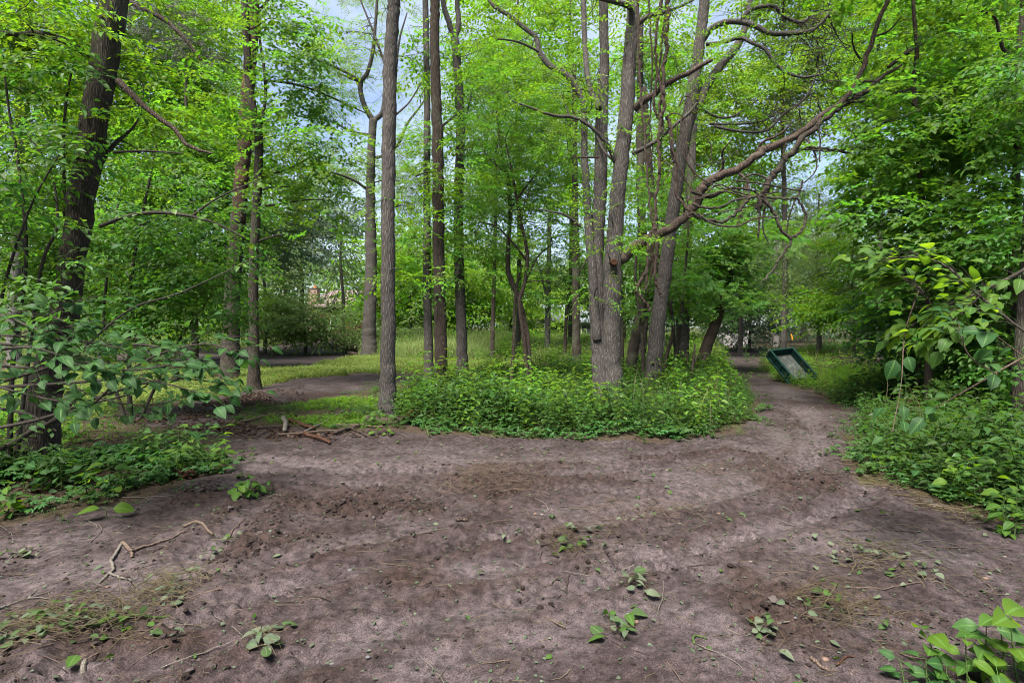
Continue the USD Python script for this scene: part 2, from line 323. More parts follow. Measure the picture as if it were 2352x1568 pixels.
def ground_z(x, y, fine=True):
    x, y = np.asarray(x, float), np.asarray(y, float)
    q = np.stack([x, y, 0 * x], -1)
    near = np.clip(1 - (np.hypot(x, y) - 14) / 25, 0, 1)
    z = .16 * (fbm(q * .16 + 5, 3, 1) - .5) * np.clip(np.hypot(x, y - 2) / 14, 0, 1)
    for mx, my, s, h in MOUNDS: z = z + h * np.exp(-((x - mx) ** 2 + (y - my) ** 2) / (2 * s * s)) * (.7 + .6 * fbm(q * 1.3, 3, 9))
    if fine:
        loose, pale = patches(x, y)
        m = np.exp(-np.maximum(0, np.hypot(x, y) - 9) / 6)
        z = z + m * (.055 * (fbm(q * 1.9 + 3, 4, 2) - .5) + .055 * (fbm(q * 8.5, 3, 3) - .5) * (1 - .45 * pale) + (.018 + .055 * loose) * (fbm(q * 22, 3, 4) - .5) + .02 * loose)
        lump = np.clip(fbm(q * 14 + 9, 2, 6) - .60, 0, 1)
        z = z + m * lump * (.05 + .16 * loose) * (1 - .5 * pale)
        for path, w, d in RUT_LINES:
            dist, along = line_distance(path, x, y)
            b = np.exp(-(dist / w) ** 2)
            z = z - d * b + .6 * d * np.exp(-((dist - 1.7 * w) / (.6 * w)) ** 2) + 0.9 * d * b * np.sign(np.sin(along * 42 + 5 * np.sign(dist - .5 * w))) * (noise(q * 1.4, 8) > .42)
    return z
def line_distance(path, x, y):
    best, along, s = np.full(x.shape, 9.0), np.zeros(x.shape), 0
    for a, b in zip(path[:-1], path[1:]):
        d = b - a; L = np.hypot(*d)
        t = np.clip(((x - a[0]) * d[0] + (y - a[1]) * d[1]) / L ** 2, 0, 1)
        r = np.hypot(x - a[0] - t * d[0], y - a[1] - t * d[1])
        along = np.where(r < best, s + t * L, along); best = np.minimum(best, r); s += L
    return best, along
SWATHS = [(smooth_path(np.array([spot(*p) for p in pts]), 24), w, 0.0) for pts, w in [([(640, 1590), (850, 1430), (1080, 1310), (1330, 1270), (1560, 1300), (1750, 1330)], .22), ([(900, 1590), (1100, 1450), (1350, 1400), (1600, 1460), (1800, 1560)], .2), ([(560, 1075), (900, 1060), (1300, 1060), (1650, 1040), (1850, 1010)], .28), ([(100, 1240), (400, 1200), (700, 1190), (1000, 1200)], .22), ([(1300, 1180), (1600, 1130), (1820, 1040), (1860, 960), (1790, 890)], .25), ([(1800, 1240), (2050, 1240), (2300, 1290), (2500, 1400)], .25), ([(60, 1330), (250, 1300), (480, 1310)], .2)]]
RUT_LINES = [(smooth_path(np.array([spot(*p) for p in pts]), 24), w, d) for pts, w, d in RUTS]
def patches(x, y):
    q = np.stack([x, y, 0 * x], -1); wob = fbm(q * 2.1, 4, 21) - .5
    ridge, wheel = np.zeros(np.shape(x)), np.zeros(np.shape(x)); brk = np.clip((fbm(q * .9 + 40, 3, 22) - .36) * 5, 0, 1)
    for path, w, d in RUT_LINES + SWATHS:
        dist, _ = line_distance(path, x + .5 * wob, y + .5 * wob)
        wheel = np.maximum(wheel, np.exp(-(dist / w) ** 2) * brk); ridge = np.maximum(ridge, .8 * np.exp(-((dist - 1.8 * w) / (.55 * w)) ** 2) * (1 - .6 * brk) * (d > 0))
    out = []
    for table, m in ((LOOSE, ridge), (PALE, wheel)):
        for px, py, rx, ry in table:
            c = spot(px, py); a = rx / F * c[1]; b = (spot(px, py - ry)[1] - spot(px, py + ry)[1]) / 2
            e = np.sqrt(((x - c[0]) / a) ** 2 + ((y - c[1]) / b) ** 2)
            m = np.maximum(m, np.clip((1.05 - e + 2.6 * wob) / .9, 0, 1))
        out.append(m)
    return out

# ------------------------------------------------------------------ ground: bare soil and woodland floor share one grid
def axis(parts):
    return np.unique(np.concatenate([np.arange(a, b, s) for a, b, s in parts]).round(4))
far = np.array([12 * 1.14 ** k for k in range(29)])
gx = np.concatenate([-far[::-1], axis([(-11.6, -5, .2), (-5, -3, .06), (-3, 3, .03), (3, 5, .06), (5, 11.8, .2)]), far])
gy = np.concatenate([[-400, -200, -100, -60, -40, -28, -20, -14, -10, -7, -4, -2, -.5], axis([(0, 1.8, .2), (1.8, 5, .027), (5, 8, .045), (8, 13, .09), (13, 26, .3), (26, 60, 1.0)]), [60 * 1.12 ** k for k in range(0, 20)]])
X, Y = np.meshgrid(gx, gy, indexing='ij')
Z = ground_z(X, Y)
qq = np.stack([X, Y, 0 * X], -1)
wobx, woby = (fbm(qq * 1.7, 4, 31) - .5) * .55, (fbm(qq * 1.7 + 50, 4, 32) - .5) * .55
scale = np.clip(np.hypot(X, Y) / 7, .35, 3)
soil = shapely.contains_xy(DIRT, X + wobx * scale, Y + woby * scale) | shapely.contains_xy(CLEARING, X + wobx * 2, Y + woby * 2)
for mx, my, s, h in MOUNDS[:3]: soil |= ((X - mx) ** 2 + (Y - my) ** 2 < (1.1 * s) ** 2)
loose, pale = patches(X, Y)
nx, ny = X.shape
i, j = np.meshgrid(np.arange(nx - 1), np.arange(ny - 1), indexing='ij')
cell = np.stack([i * ny + j, (i + 1) * ny + j, (i + 1) * ny + j + 1, i * ny + j + 1], -1).reshape(-1, 4)
cell_soil = soil.ravel()[cell].sum(1) >= 2
V = np.stack([X, Y, Z], -1).reshape(-1, 3)
NRM = np.cross(np.gradient(np.stack([X, Y, Z], -1), axis=0), np.gradient(np.stack([X, Y, Z], -1), axis=1)); NRM = unit(NRM).reshape(-1, 3)
def ground_piece(name, cells, mat, label):
    u, inv = np.unique(cells, return_inverse=True); f = inv.reshape(-1, 4)
    m = UsdGeom.Mesh.Define(stage, '/World/' + name)
    m.CreatePointsAttr(Vt.Vec3fArray.FromNumpy(V[u].astype(np.float32)))
    m.CreateFaceVertexCountsAttr(Vt.IntArray.FromNumpy(np.full(len(f), 4, np.int32))); m.CreateFaceVertexIndicesAttr(Vt.IntArray.FromNumpy(f.astype(np.int32).ravel()))
    m.CreateSubdivisionSchemeAttr("none"); m.CreateNormalsAttr(Vt.Vec3fArray.FromNumpy(NRM[u].astype(np.float32))); m.SetNormalsInterpolation("vertex")
    api = UsdGeom.PrimvarsAPI(m)
    for k, a in (('loose', loose), ('pale', pale)):
        api.CreatePrimvar(k, Sdf.ValueTypeNames.FloatArray, "vertex").Set(Vt.FloatArray.FromNumpy(a.ravel()[u].astype(np.float32)))
    UsdShade.MaterialBindingAPI.Apply(m.GetPrim()).Bind(mat)
    tag(m, label, None, None, 'structure')
SOIL = mat('bare_soil', {
    "g": ("geometry", {}), "al": ("attribute", {"attribute": "loose"}), "ap": ("attribute", {"attribute": "pale"}),
    "n1": ("noise_texture", {"scale": 1.9, "detail": 9, "roughness": 0.74}), "n2": ("noise_texture", {"scale": 17, "detail": 6, "roughness": 0.66}), "n3": ("noise_texture", {"scale": 150, "detail": 4, "roughness": 0.7}),
    "r1": ("rgb_ramp", {"ramp": [(0.38, (0.0165, 0.0114, 0.0109)), (0.50, (0.0270, 0.0201, 0.0204)), (0.62, (0.0405, 0.0318, 0.0330))]}),
    "cp": ("mix", {"color2": (0.051, 0.0413, 0.0427)}), "cl": ("mix", {"color2": (0.0190, 0.0114, 0.0090)}),
    "fp": ("math", {"math_type": "multiply", "value2": 0.85}), "fl": ("math", {"math_type": "multiply", "value2": 0.8}),
    "r2": ("rgb_ramp", {"ramp": [(0.33, (0.40, 0.38, 0.37)), (0.5, (0.95, 0.94, 0.94)), (0.66, (1.5, 1.47, 1.45))]}), "m2": ("mix", {"mix_type": "multiply", "fac": 1.0}),
    "r3": ("rgb_ramp", {"ramp": [(0.40, (0.35, 0.33, 0.33)), (0.5, (0.95, 0.95, 0.95)), (0.60, (1.75, 1.75, 1.75))]}), "m3": ("mix", {"mix_type": "multiply", "fac": 0.8}),  # grain contrast raised, partly painting in shadows between clods
    "h": ("math", {"math_type": "multiply_add", "value2": 0.35}),
    "b": ("bump", {"strength": 0.55, "distance": 0.018}), "p": ("principled_bsdf", {"roughness": 0.95, "specular_ior_level": 0.12})},
    [("g.position", "n1.vector"), ("g.position", "n2.vector"), ("g.position", "n3.vector"), ("n1.fac", "r1.fac"), ("r1.color", "cp.color1"), ("ap.fac", "fp.value1"), ("fp.value", "cp.fac"),
     ("cp.color", "cl.color1"), ("al.fac", "fl.value1"), ("fl.value", "cl.fac"), ("n2.fac", "r2.fac"), ("cl.color", "m2.color1"), ("r2.color", "m2.color2"),
     ("n3.fac", "r3.fac"), ("m2.color", "m3.color1"), ("r3.color", "m3.color2"), ("m3.color", "p.base_color"), ("n3.fac", "h.value1"), ("n2.fac", "h.value3"), ("h.value", "b.height"), ("b.normal", "p.normal")], surface="p.BSDF")
FLOOR = mat('woodland_floor', {
    "g": ("geometry", {}), "n1": ("noise_texture", {"scale": 0.8, "detail": 6, "roughness": 0.6}), "n2": ("noise_texture", {"scale": 30, "detail": 8, "roughness": 0.7}),
    "r1": ("rgb_ramp", {"ramp": [(0.36, (0.040, 0.028, 0.022)), (0.54, (0.040, 0.031, 0.021)), (0.70, (0.040, 0.048, 0.016))]}),
    "r2": ("rgb_ramp", {"ramp": [(0.35, (0.45, 0.45, 0.45)), (0.7, (1.5, 1.45, 1.35))]}), "m": ("mix", {"mix_type": "multiply", "fac": 1.0}),
    "b": ("bump", {"strength": 0.9, "distance": 0.04}), "p": ("principled_bsdf", {"roughness": 0.95, "specular_ior_level": 0.1})},
    [("g.position", "n1.vector"), ("g.position", "n2.vector"), ("n1.fac", "r1.fac"), ("n2.fac", "r2.fac"), ("r1.color", "m.color1"), ("r2.color", "m.color2"), ("m.color", "p.base_color"), ("n2.fac", "b.height"), ("b.normal", "p.normal")], surface="p.BSDF")
ground_piece('dirt_track', cell[cell_soil], SOIL, 'bare purplish brown soil of the cleared ground and the tracks leaving it')
ground_piece('woodland_floor', cell[~cell_soil], FLOOR, 'brown and green floor of the wood under the plants')


# ------------------------------------------------------------------ trees
def grow(t, rng, bones, radii, blobs, kind, lai, leafmat, size, barkmat, limb_max=7, twigs=True, droopy=False, gate=.40):
    """Limbs, twigs and leaf sprays that fill the ellipsoids of a crown, all joined to the skeleton."""
    P, D, U, twig_ms, limbs = [], [], [], [], []
    for C, r, dens in blobs:
        n = int((1.65 if kind == 'far' else 1.3 if kind == 'willow' else 2.3) * lai * dens * math.pi * r[0] * r[2] / (SAREA[kind] * size ** 2 * .55)); K = max(2, int(n / 8))
        g = rng.normal(0, 1, (K * 4, 3)); g = unit(g) * rng.uniform(0, 1, (K * 4, 1)) ** .42
        c = C + g * r
        c = c[fbm(c * (1.1 / max(.5, r[0] * .6)) + 17, 3, 5) > gate][:K]
        if not len(c): continue
        cost = np.linalg.norm(bones - C, axis=1) + .9 * np.maximum(0, bones[:, 2] - C[2] + .3 * r[2])
        k = int(np.argmin(cost)); L = np.linalg.norm(C - bones[k])
        path = wander(bones[k], C + np.array([0, 0, -.2 * r[2]]), 9, .035, rng, .06)
        r0 = min(.6 * radii[k], .010 + .011 * L)
        if L > .15: limbs.append(tube(path, np.linspace(r0, .005, 9), 6 if r0 > .02 else 4))
        feet = np.vstack([path[2:], bones[max(0, k - 2):k + 3]])
        order = np.argsort(np.linalg.norm(c - C, axis=1))
        for m in c[order]:
            q = feet[np.argmin(np.linalg.norm(feet - m, axis=1))]; l = np.linalg.norm(m - q)
            w = wander(q, m, 5, .07, rng, .05)
            if twigs: twig_ms.append(tube(w, np.linspace(.003 + .006 * min(l, 1.2), .0018, 5), 3))
            if len(feet) < 60: feet = np.vstack([feet, w[2:]])
            s = rng.normal(0, 1, (max(2, n // max(1, len(c))), 3)) * np.array([.30, .30, .16]) * size * 1.15
            P.append(m + s); U.append(np.clip((m + s - C) / r, -1.2, 1.2))
            d = unit(s * [1, 1, .4] + unit(m - q) * .25 * size + rng.normal(0, .1, s.shape))
            d[:, 2] = d[:, 2] * .5 - .12 + rng.normal(0, .15, len(d)) - (.5 if droopy else 0)
            D.append(d)
    for l in limbs[:limb_max]: part(t, 'branch', l, barkmat, 60)
    twig_ms += limbs[limb_max:]
    if twig_ms: part(t, 'twigs', join(twig_ms), BARK['twig'] if barkmat is not BARK['pale'] else barkmat, True, kind='stuff')
    if P:
        P, D = np.vstack(P), np.vstack(D)
        U = np.vstack(U); up = np.stack([.85 * U[:, 0] + rng.normal(0, .3, len(P)), .85 * U[:, 1] + rng.normal(0, .3, len(P)) - .12, np.full(len(P), .9)], 1)  # leaves turn outwards, to the light
        pi = scatter(t + '/crown', SPRAY[kind], 'leaf_spray', leafmat, P, frame(D, up), size * rng.uniform(.75, 1.2, len(P)), int(rng.integers(1e6)))
        tag(pi, kind='stuff')
        return len(P)
    return 0
COUNT = 0
def tree(name, label, Y, trunk, blobs=(), limbs=(), kind='maple', leaf='mid', lai=1.6, size=1.0, bark='grey', seed=0, cat='tree', group=None, stems=(), flare=.35, rough=.07, base=True, top=None, depth=.8, limb_max=7, gate=.40, twigs=True, droopy=False, bare=(), limb_bark={}):
    """trunk, stems, limbs: [(x, y, width)] as read off the picture at depth Y (a limb may end nearer or farther: its last item is a depth change); blobs: [(x, y, rx, ry, density, depth change)]."""
    global COUNT
    rng = np.random.default_rng(seed + 1000); t = thing(name, label, cat, group)
    bones, radii = [], []
    def wood(pts, pname, dY=0.0, foot=False, sides=14, skin=None):
        p = np.array([at(a, b, Y + dY * k / max(1, len(pts) - 1)) for k, (a, b, w) in enumerate(pts)])
        w = np.array([w for *_, w in pts]) / F * Y / 2
        if foot:
            p[0][2] = ground_z(p[0][0], p[0][1], False) - .12
        L = np.linalg.norm(np.diff(p, axis=0), axis=1).sum()
        big = w.max() > .07
        n = int(np.clip(L / (.10 if big else .16), 8, 90))
        q = smooth_path(p, n); r = np.maximum(smooth_path(np.stack([w, w, w], 1), n)[:, 0], .003)
        q[1:-1] += (rng.normal(0, 1, (n, 3)) * r[:, None] * (.22 if skin == 'dead' else .05))[1:-1]
        if foot: r = r * (1 + flare * np.exp(-np.maximum(0, q[:, 2] - q[0, 2] - .12) / .22))
        part(t, pname, tube(q, r, (22 if Y < 13 else 14) if w.max() > .06 else 7, (.16 if skin == 'dead' else rough) if w.max() > .03 else .03, seed), BARK[skin or bark], True)
        bones.append(q); radii.append(r)
    wood(trunk, 'trunk', 0, base)
    for s in stems: wood(s[0], 'trunk', s[1], s[2] if len(s) > 2 else False, skin=s[3] if len(s) > 3 else None)
    for li, l in enumerate(limbs):
        pts = [x for x in l if isinstance(x, tuple)]
        wood(pts, 'branch', l[-1] if not isinstance(l[-1], tuple) else float(rng.normal(0, .4)), False, skin=limb_bark.get(li))
    B, Rr = np.vstack(bones), np.concatenate(radii)
    bl = []
    for b in blobs:
        px, py, rx, ry, dens = b[:5]; y = Y + (b[5] if len(b) > 5 else rng.normal(0, .25) * depth)
        if py < -40: dens *= .35
        bl.append((at(px, py, y), np.array([rx / F * y, max(.25, depth * .5 * (rx + ry) / F * y), ry / F * y]), dens))
    if bare:
        ms = []
        for px, py, rx, ry, n in bare:
            C = at(px, py, Y); R = np.array([rx / F * Y, rx / F * Y * .6, ry / F * Y])
            for _ in range(n):
                e = C + rng.normal(0, .5, 3) * R
                k = int(np.argmin(np.linalg.norm(B - e, axis=1) + rng.uniform(0, 1.5, len(B)) * R[0]))
                w = wander(B[k], e, 9, .06, rng, rng.normal(0, .08)); l = np.linalg.norm(e - B[k])
                ms.append(tube(w, np.linspace(min(Rr[k] * .5, .006 + .008 * l), .003, 9), 4))
                for _ in range(4):
                    j = rng.integers(3, 9); d = rng.normal(0, 1, 3) * R * .35
                    ms.append(tube(wander(w[j], w[j] + d, 6, .1, rng, rng.normal(0, .1)), np.linspace(.006, .002, 6), 3))
        part(t, 'bare_twigs', join(ms), BARK['twig'], True, kind='stuff')
    if bl: COUNT += grow(t, rng, B, Rr, bl, kind, lai, LEAF[leaf], size, BARK[bark], limb_max, twigs, droopy, gate)
    return t

# ---- the trees that stand in front, left to right
tree('leaning_tree', 'thick dark trunk leaning right at the left edge, forking from the brown litter', 6.6,
     [(74, 1056, 82), (92, 960, 74), (108, 870, 66), (142, 750, 61), (162, 630, 52), (184, 480, 53), (206, 350, 54), (232, 180, 55), (263, 0, 57), (288, -160, 52), (318, -420, 40)],
     bark='dark', seed=1, limbs=[[(206, 130, 16), (150, 95, 15), (95, 78, 14), (30, 80, 10), (-80, 60, 6), -.6], [(206, 420, 13), (255, 340, 10), (300, 300, 6), (325, 262, 4), .5], [(150, 500, 9), (147, 420, 7), (150, 250, 6), (185, 60, 4), .25]],
     blobs=[(330, 180, 120, 90, .8, .6), (60, 40, 130, 80, 1.1, -.5), (310, 330, 90, 60, .7, .5), (40, 200, 90, 70, .8, .5), (330, -200, 300, 120, .8), (60, -200, 220, 120, .8)], kind='broad', leaf='bright', size=.8, lai=1.1)
tree('crooked_dead_bough', 'crooked bare dead bough slanting down through leaves right of the leaning trunk', 6.2, [(270, 185, 17), (300, 215, 15), (330, 245, 13), (370, 275, 12), (400, 295, 11), (425, 330, 9), (455, 345, 8), (488, 352, 4)], bark='dead', seed=2, cat='branch', base=False)
tree('pine_bough', 'greyish pine bough with dense needles hanging at the top left', 10.5, [(285, -40, 15), (300, 5, 13), (370, 40, 11), (420, 85, 9), (462, 138, 4)], bark='dead', seed=3, cat='branch', base=False, kind='needle', leaf='greyneedle', size=.62, lai=2.6, blobs=[(330, 30, 42, 24, 1), (380, 55, 42, 26, 1), (425, 95, 40, 30, 1), (452, 135, 24, 22, 1), (345, 90, 18, 22, .6), (360, 10, 60, 14, .7)], depth=.4)
tree('pine_tree', 'scaly pine with orange upper bark behind the slim dark trunk on the left', 16.2,
     [(526, 870, 42), (531, 760, 38), (535, 650, 35), (546, 520, 33), (549, 490, 32)], bark='dark', seed=4, stems=[([(547, 512, 32), (560, 350, 31), (569, 220, 29), (580, 60, 27), (584, -60, 25), (590, -300, 20)], 0, False, 'pine')],
     limbs=[[(580, 40, 8), (600, 20, 7), (625, -10, 5), .4], [(572, 180, 6), (520, 140, 4), (470, 130, 3), -.6]], kind='needle', leaf='needle', size=.9, lai=1.0, blobs=[(600, -140, 220, 90, .8), (540, -40, 90, 40, .5)])
tree('slim_dark_tree', 'slim dark straight trunk standing where the grass meets the curved track', 14.0,
     [(584, 896, 28), (583, 800, 24), (582, 650, 22), (588, 500, 20), (595, 330, 19), (583, 260, 18), (573, 200, 18), (566, 80, 17), (560, -40, 16), (555, -250, 12)], bark='dark', seed=5,
     limbs=[[(594, 320, 8), (610, 210, 7), (597, 90, 6), (580, -20, 5), .5], [(566, 180, 6), (700, 200, 5), (840, 260, 3), .8], [(590, 410, 5), (680, 380, 4), (770, 320, 2), 1.2]],
     blobs=[(660, 130, 90, 100, 1.3), (715, 230, 75, 60, 1.3), (650, 300, 90, 60, 1.1), (735, 330, 75, 45, 1.0), (690, 420, 110, 55, 1.0), (780, 455, 70, 45, .8), (640, 30, 80, 70, 1.2), (520, 200, 60, 90, .9), (760, 540, 60, 35, .6), (480, 330, 80, 70, .8)], kind='maple', leaf='mid', lai=.62, size=.85)
tree('pale_trunk_tree', 'pale grey trunk far left, mostly hidden by leaves', 20, [(36, 850, 27), (30, 760, 26), (38, 620, 25), (48, 430, 25), (54, 200, 26), (58, 0, 27), (62, -200, 22)], bark='pale', seed=6, kind='broad', leaf='yellow', lai=1.5,
     blobs=[(120, 130, 110, 110, 1.2), (20, 60, 90, 70, 1), (160, 290, 90, 80, 1.1), (100, 420, 100, 60, .9), (60, -100, 200, 100, 1), (-60, 260, 80, 120, 1)])
tree('young_maple', 'young maple with a straight thin stem and broad crown behind the left shrub', 19, [(449, 850, 15), (448, 760, 14), (447, 640, 12), (440, 500, 10), (430, 330, 8), (425, 150, 5)], bark='brown', seed=7, kind='maple', leaf='mid', lai=1.7,
     blobs=[(420, 440, 110, 80, 1.1), (350, 520, 100, 70, 1.1), (500, 560, 90, 70, 1), (440, 640, 120, 50, 1), (330, 620, 100, 50, .9), (420, 330, 110, 70, 1.1), (540, 470, 60, 80, .8)])
tree('broken_trunk_tree', 'short broken trunk with a slanting snapped limb behind the left shrub', 22, [(322, 838, 34), (318, 790, 30), (320, 745, 28), (322, 700, 22)], bark='brown', seed=8, limbs=[[(306, 770, 12), (325, 745, 10), (345, 718, 6), -.2]], kind='maple', leaf='mid', lai=1.5,
     blobs=[(300, 640, 110, 60, 1.1), (200, 600, 110, 80, 1.1), (380, 690, 80, 36, .8), (120, 660, 90, 70, 1)])
tree('forked_oak', 'tall grey trunk forking into crooked limbs, standing left of and behind the foremost trunk', 27.5,
     [(848, 822, 36), (849, 740, 30), (852, 600, 26), (851, 470, 22), (853, 350, 18), (857, 275, 18)], bark='grey', seed=9,
     stems=[([(857, 278, 13), (838, 245, 12), (829, 215, 11), (829, 189, 11), (845, 165, 9), (857, 115, 9), (862, 60, 7), (870, -60, 5)], -.5), ([(857, 278, 12), (878, 259, 11), (884, 220, 9), (895, 150, 8), (905, 60, 6), (910, -50, 5)], .6)],
     limbs=[[(829, 192, 9), (805, 172, 7), (770, 155, 6), (735, 140, 4), (690, 120, 3), -.6], [(829, 189, 7), (800, 178, 5), (775, 168, 4), .8], [(852, 366, 8), (885, 355, 7), (915, 330, 7), (935, 285, 6), (965, 245, 4), (1000, 190, 3), 1.0], [(845, 435, 7), (805, 410, 6), (760, 395, 4), -1.0], [(851, 310, 5), (800, 300, 4), (770, 280, 3), .2]],
     kind='small', leaf='yellow', lai=.8, size=1.15, blobs=[(760, 160, 90, 50, .7), (930, 440, 70, 90, 1.0), (930, 320, 60, 60, .6), (840, 90, 60, 50, .35), (800, 380, 70, 40, .8), (960, 210, 70, 60, .35), (730, 230, 70, 50, .7), (960, 400, 60, 60, .7), (860, -60, 200, 80, .6)], bare=[(800, 110, 130, 120, 16), (920, 180, 110, 130, 16)])
tree('front_trunk_tree', 'foremost straight grey trunk rising from the rotten log beside the soil', 9.8,
     [(888, 956, 42), (890, 930, 38), (891, 850, 35), (892, 740, 33), (891, 620, 32), (891, 500, 31), (892, 380, 31), (894, 280, 31), (896, 140, 30), (903, 40, 28), (907, -40, 28), (915, -350, 22)], bark='grey', seed=10, flare=.22,
     limbs=[[(890, 165, 6), (860, 80, 5), (828, 0, 4), (800, -80, 3), .3], [(908, 265, 5), (940, 235, 4), (968, 190, 3), .3], [(906, 225, 8), (910, 160, 6), (918, 90, 5), (935, 30, 3), .6]],
     kind='broad', leaf='bright', lai=.8, size=.75, blobs=[(912, 610, 22, 40, .5, -.3), (930, 640, 40, 30, .4, .2), (880, -180, 240, 100, .9), (940, 470, 40, 30, .35, .3), (790, 70, 60, 40, .35)], bare=[(870, 90, 90, 80, 5)])
tree('thin_middle_tree', 'thin trunk, left one of the three slender trunks right of the foremost trunk', 14.6, [(987, 886, 24), (985, 830, 21), (982, 700, 19), (981, 560, 18), (980, 420, 16), (981, 260, 15), (979, 100, 14), (976, -30, 13), (970, -250, 9)], bark='grey', seed=11,
     kind='maple', leaf='mid', lai=1.5, size=.85, blobs=[(960, 560, 60, 50, .6), (950, 650, 50, 40, .6), (990, 330, 50, 60, .4), (960, 110, 50, 50, .4), (1000, -130, 150, 80, .8)], bare=[(985, 90, 60, 90, 6)])
tree('straight_middle_tree', 'straight brownish trunk, middle one of the three slender trunks', 11.6, [(1016, 928, 34), (1014, 880, 29), (1013, 800, 29), (1011, 700, 28), (1007, 560, 27), (1006, 420, 26), (1005, 300, 25), (1000, 180, 23), (998, 60, 22), (1000, -40, 21), (1004, -300, 16)], bark='brown', seed=12,
     kind='broad', leaf='bright', lai=1.5, size=.8, blobs=[(1040, 480, 40, 50, .4), (1030, 640, 40, 30, .3), (975, 420, 45, 28, .9, -.4), (1030, 400, 40, 25, .7, -.3), (1000, 160, 40, 40, .35), (1030, 560, 40, 40, .4), (1020, -180, 200, 90, .9)],
     limbs=[[(1010, 405, 5), (985, 395, 4), (955, 405, 3), -.5], [(1004, 300, 6), (1040, 270, 5), (1060, 250, 4), .6]])
tree('split_top_tree', 'straight grey trunk splitting in two at the top, right one of the three slender trunks', 14.9, [(1064, 886, 29), (1062, 830, 26), (1058, 700, 24), (1053, 560, 23), (1055, 420, 22), (1058, 300, 21), (1052, 180, 20), (1045, 90, 19)], bark='grey', seed=13,
     stems=[([(1045, 92, 14), (1032, 55, 13), (1018, 5, 12), (1010, -80, 10)], -.3), ([(1045, 92, 13), (1053, 50, 12), (1050, 0, 11), (1055, -100, 9)], .3)], limbs=[[(1058, 290, 6), (1075, 250, 5), (1085, 200, 3), .4], [(1056, 330, 5), (1020, 300, 4), (1000, 270, 3), .5], [(1058, 400, 5), (1090, 360, 4), (1130, 330, 3), .7]],
     kind='maple', leaf='mid', lai=1.6, size=.85, blobs=[(1090, 640, 50, 30, .6), (1090, 330, 60, 50, .7), (1100, 460, 60, 60, .7), (1050, 480, 40, 40, .4), (1110, 190, 70, 50, .5), (1040, -120, 150, 80, .8), (1100, 570, 60, 40, .6)], bare=[(1070, 130, 100, 100, 8)])
tree('dark_sapling', 'slim dark sapling standing at the edge of the tall pale grass', 24, [(1130, 832, 11), (1132, 740, 10), (1136, 600, 9), (1138, 470, 8), (1140, 330, 5)], bark='dark', seed=14, kind='small', leaf='bright', lai=1.2, size=1.1, blobs=[(1140, 330, 90, 90, .8), (1120, 450, 80, 70, .8), (1150, 180, 110, 100, .8), (1170, 570, 70, 50, .7), (1100, 620, 60, 40, .5)])
tree('crooked_sapling', 'clump of crooked thin stems branching low between the slender trunks and the great tree', 12.2,
     [(1215, 925, 10), (1211, 855, 10), (1202, 767, 9), (1193, 697, 9), (1205, 650, 9), (1211, 600, 9), (1208, 560, 8), (1199, 522, 8), (1188, 465, 6), (1175, 390, 5), (1160, 320, 3)], bark='brown', seed=15,
     stems=[([(1219, 880, 13), (1213, 800, 13), (1204, 735, 12), (1187, 675, 13), (1168, 625, 12), (1168, 560, 11), (1172, 480, 10), (1165, 400, 9), (1150, 340, 7), (1140, 250, 5)], 1.2, True), ([(1171, 875, 8), (1180, 790, 7), (1182, 700, 7), (1190, 640, 6), (1200, 610, 5)], .6, True)],
     limbs=[[(1211, 600, 6), (1180, 560, 5), (1140, 520, 4), (1100, 510, 3), -.4], [(1210, 640, 5), (1235, 590, 4), (1270, 560, 3), .4], [(1172, 480, 5), (1215, 420, 4), (1240, 390, 3), .6], [(1165, 400, 4), (1120, 360, 3), (1100, 320, 2), .4]],
     kind='small', leaf='mid', lai=.85, size=.9, blobs=[(1160, 330, 90, 70, .9), (1230, 400, 80, 70, .9), (1110, 520, 60, 40, .7), (1260, 540, 60, 50, .6), (1200, 240, 80, 70, .8), (1140, 440, 50, 60, .7), (1280, 640, 50, 40, .6), (1200, 460, 60, 60, .6)], bare=[(1180, 450, 120, 160, 10)])
tree('pale_bark_sapling', 'thin pale mottled stem left of the small stump in the tall grass', 25, [(1256, 832, 12), (1258, 740, 13), (1260, 650, 12), (1262, 520, 9), (1264, 400, 7)], bark='pale', seed=16, kind='small', leaf='mid', lai=1.0, size=1.1, limbs=[[(1257, 690, 6), (1243, 630, 5), (1230, 590, 3), .3]], blobs=[(1235, 640, 40, 50, .6), (1270, 400, 70, 60, .8), (1260, 290, 90, 70, .8)])
tree('forked_sapling', 'thin dark forked sapling right of the small stump in the tall grass', 24, [(1297, 826, 9), (1299, 760, 8), (1303, 700, 8), (1312, 640, 6), (1330, 560, 4)], bark='dark', seed=17, kind='broad', leaf='deep', lai=1.3, size=1.0, blobs=[(1310, 610, 50, 40, .9), (1290, 680, 45, 30, .8), (1340, 690, 40, 30, .7)])
tree('straight_back_tree', 'straight dark trunk just left of the great tree, standing in yellow green weeds', 22, [(1325, 832, 22), (1323, 740, 18), (1322, 600, 17), (1321, 470, 15), (1320, 330, 12), (1318, 150, 9)], bark='dark', seed=18, kind='small', leaf='bright', lai=1.0, size=1.1, limbs=[[(1325, 520, 6), (1290, 480, 5), (1250, 470, 3), -.5], [(1322, 640, 5), (1350, 590, 4), (1370, 540, 3), .4]], blobs=[(1300, 470, 60, 50, .7), (1300, 330, 70, 60, .8), (1345, 560, 40, 50, .5), (1310, 200, 90, 80, .8)])
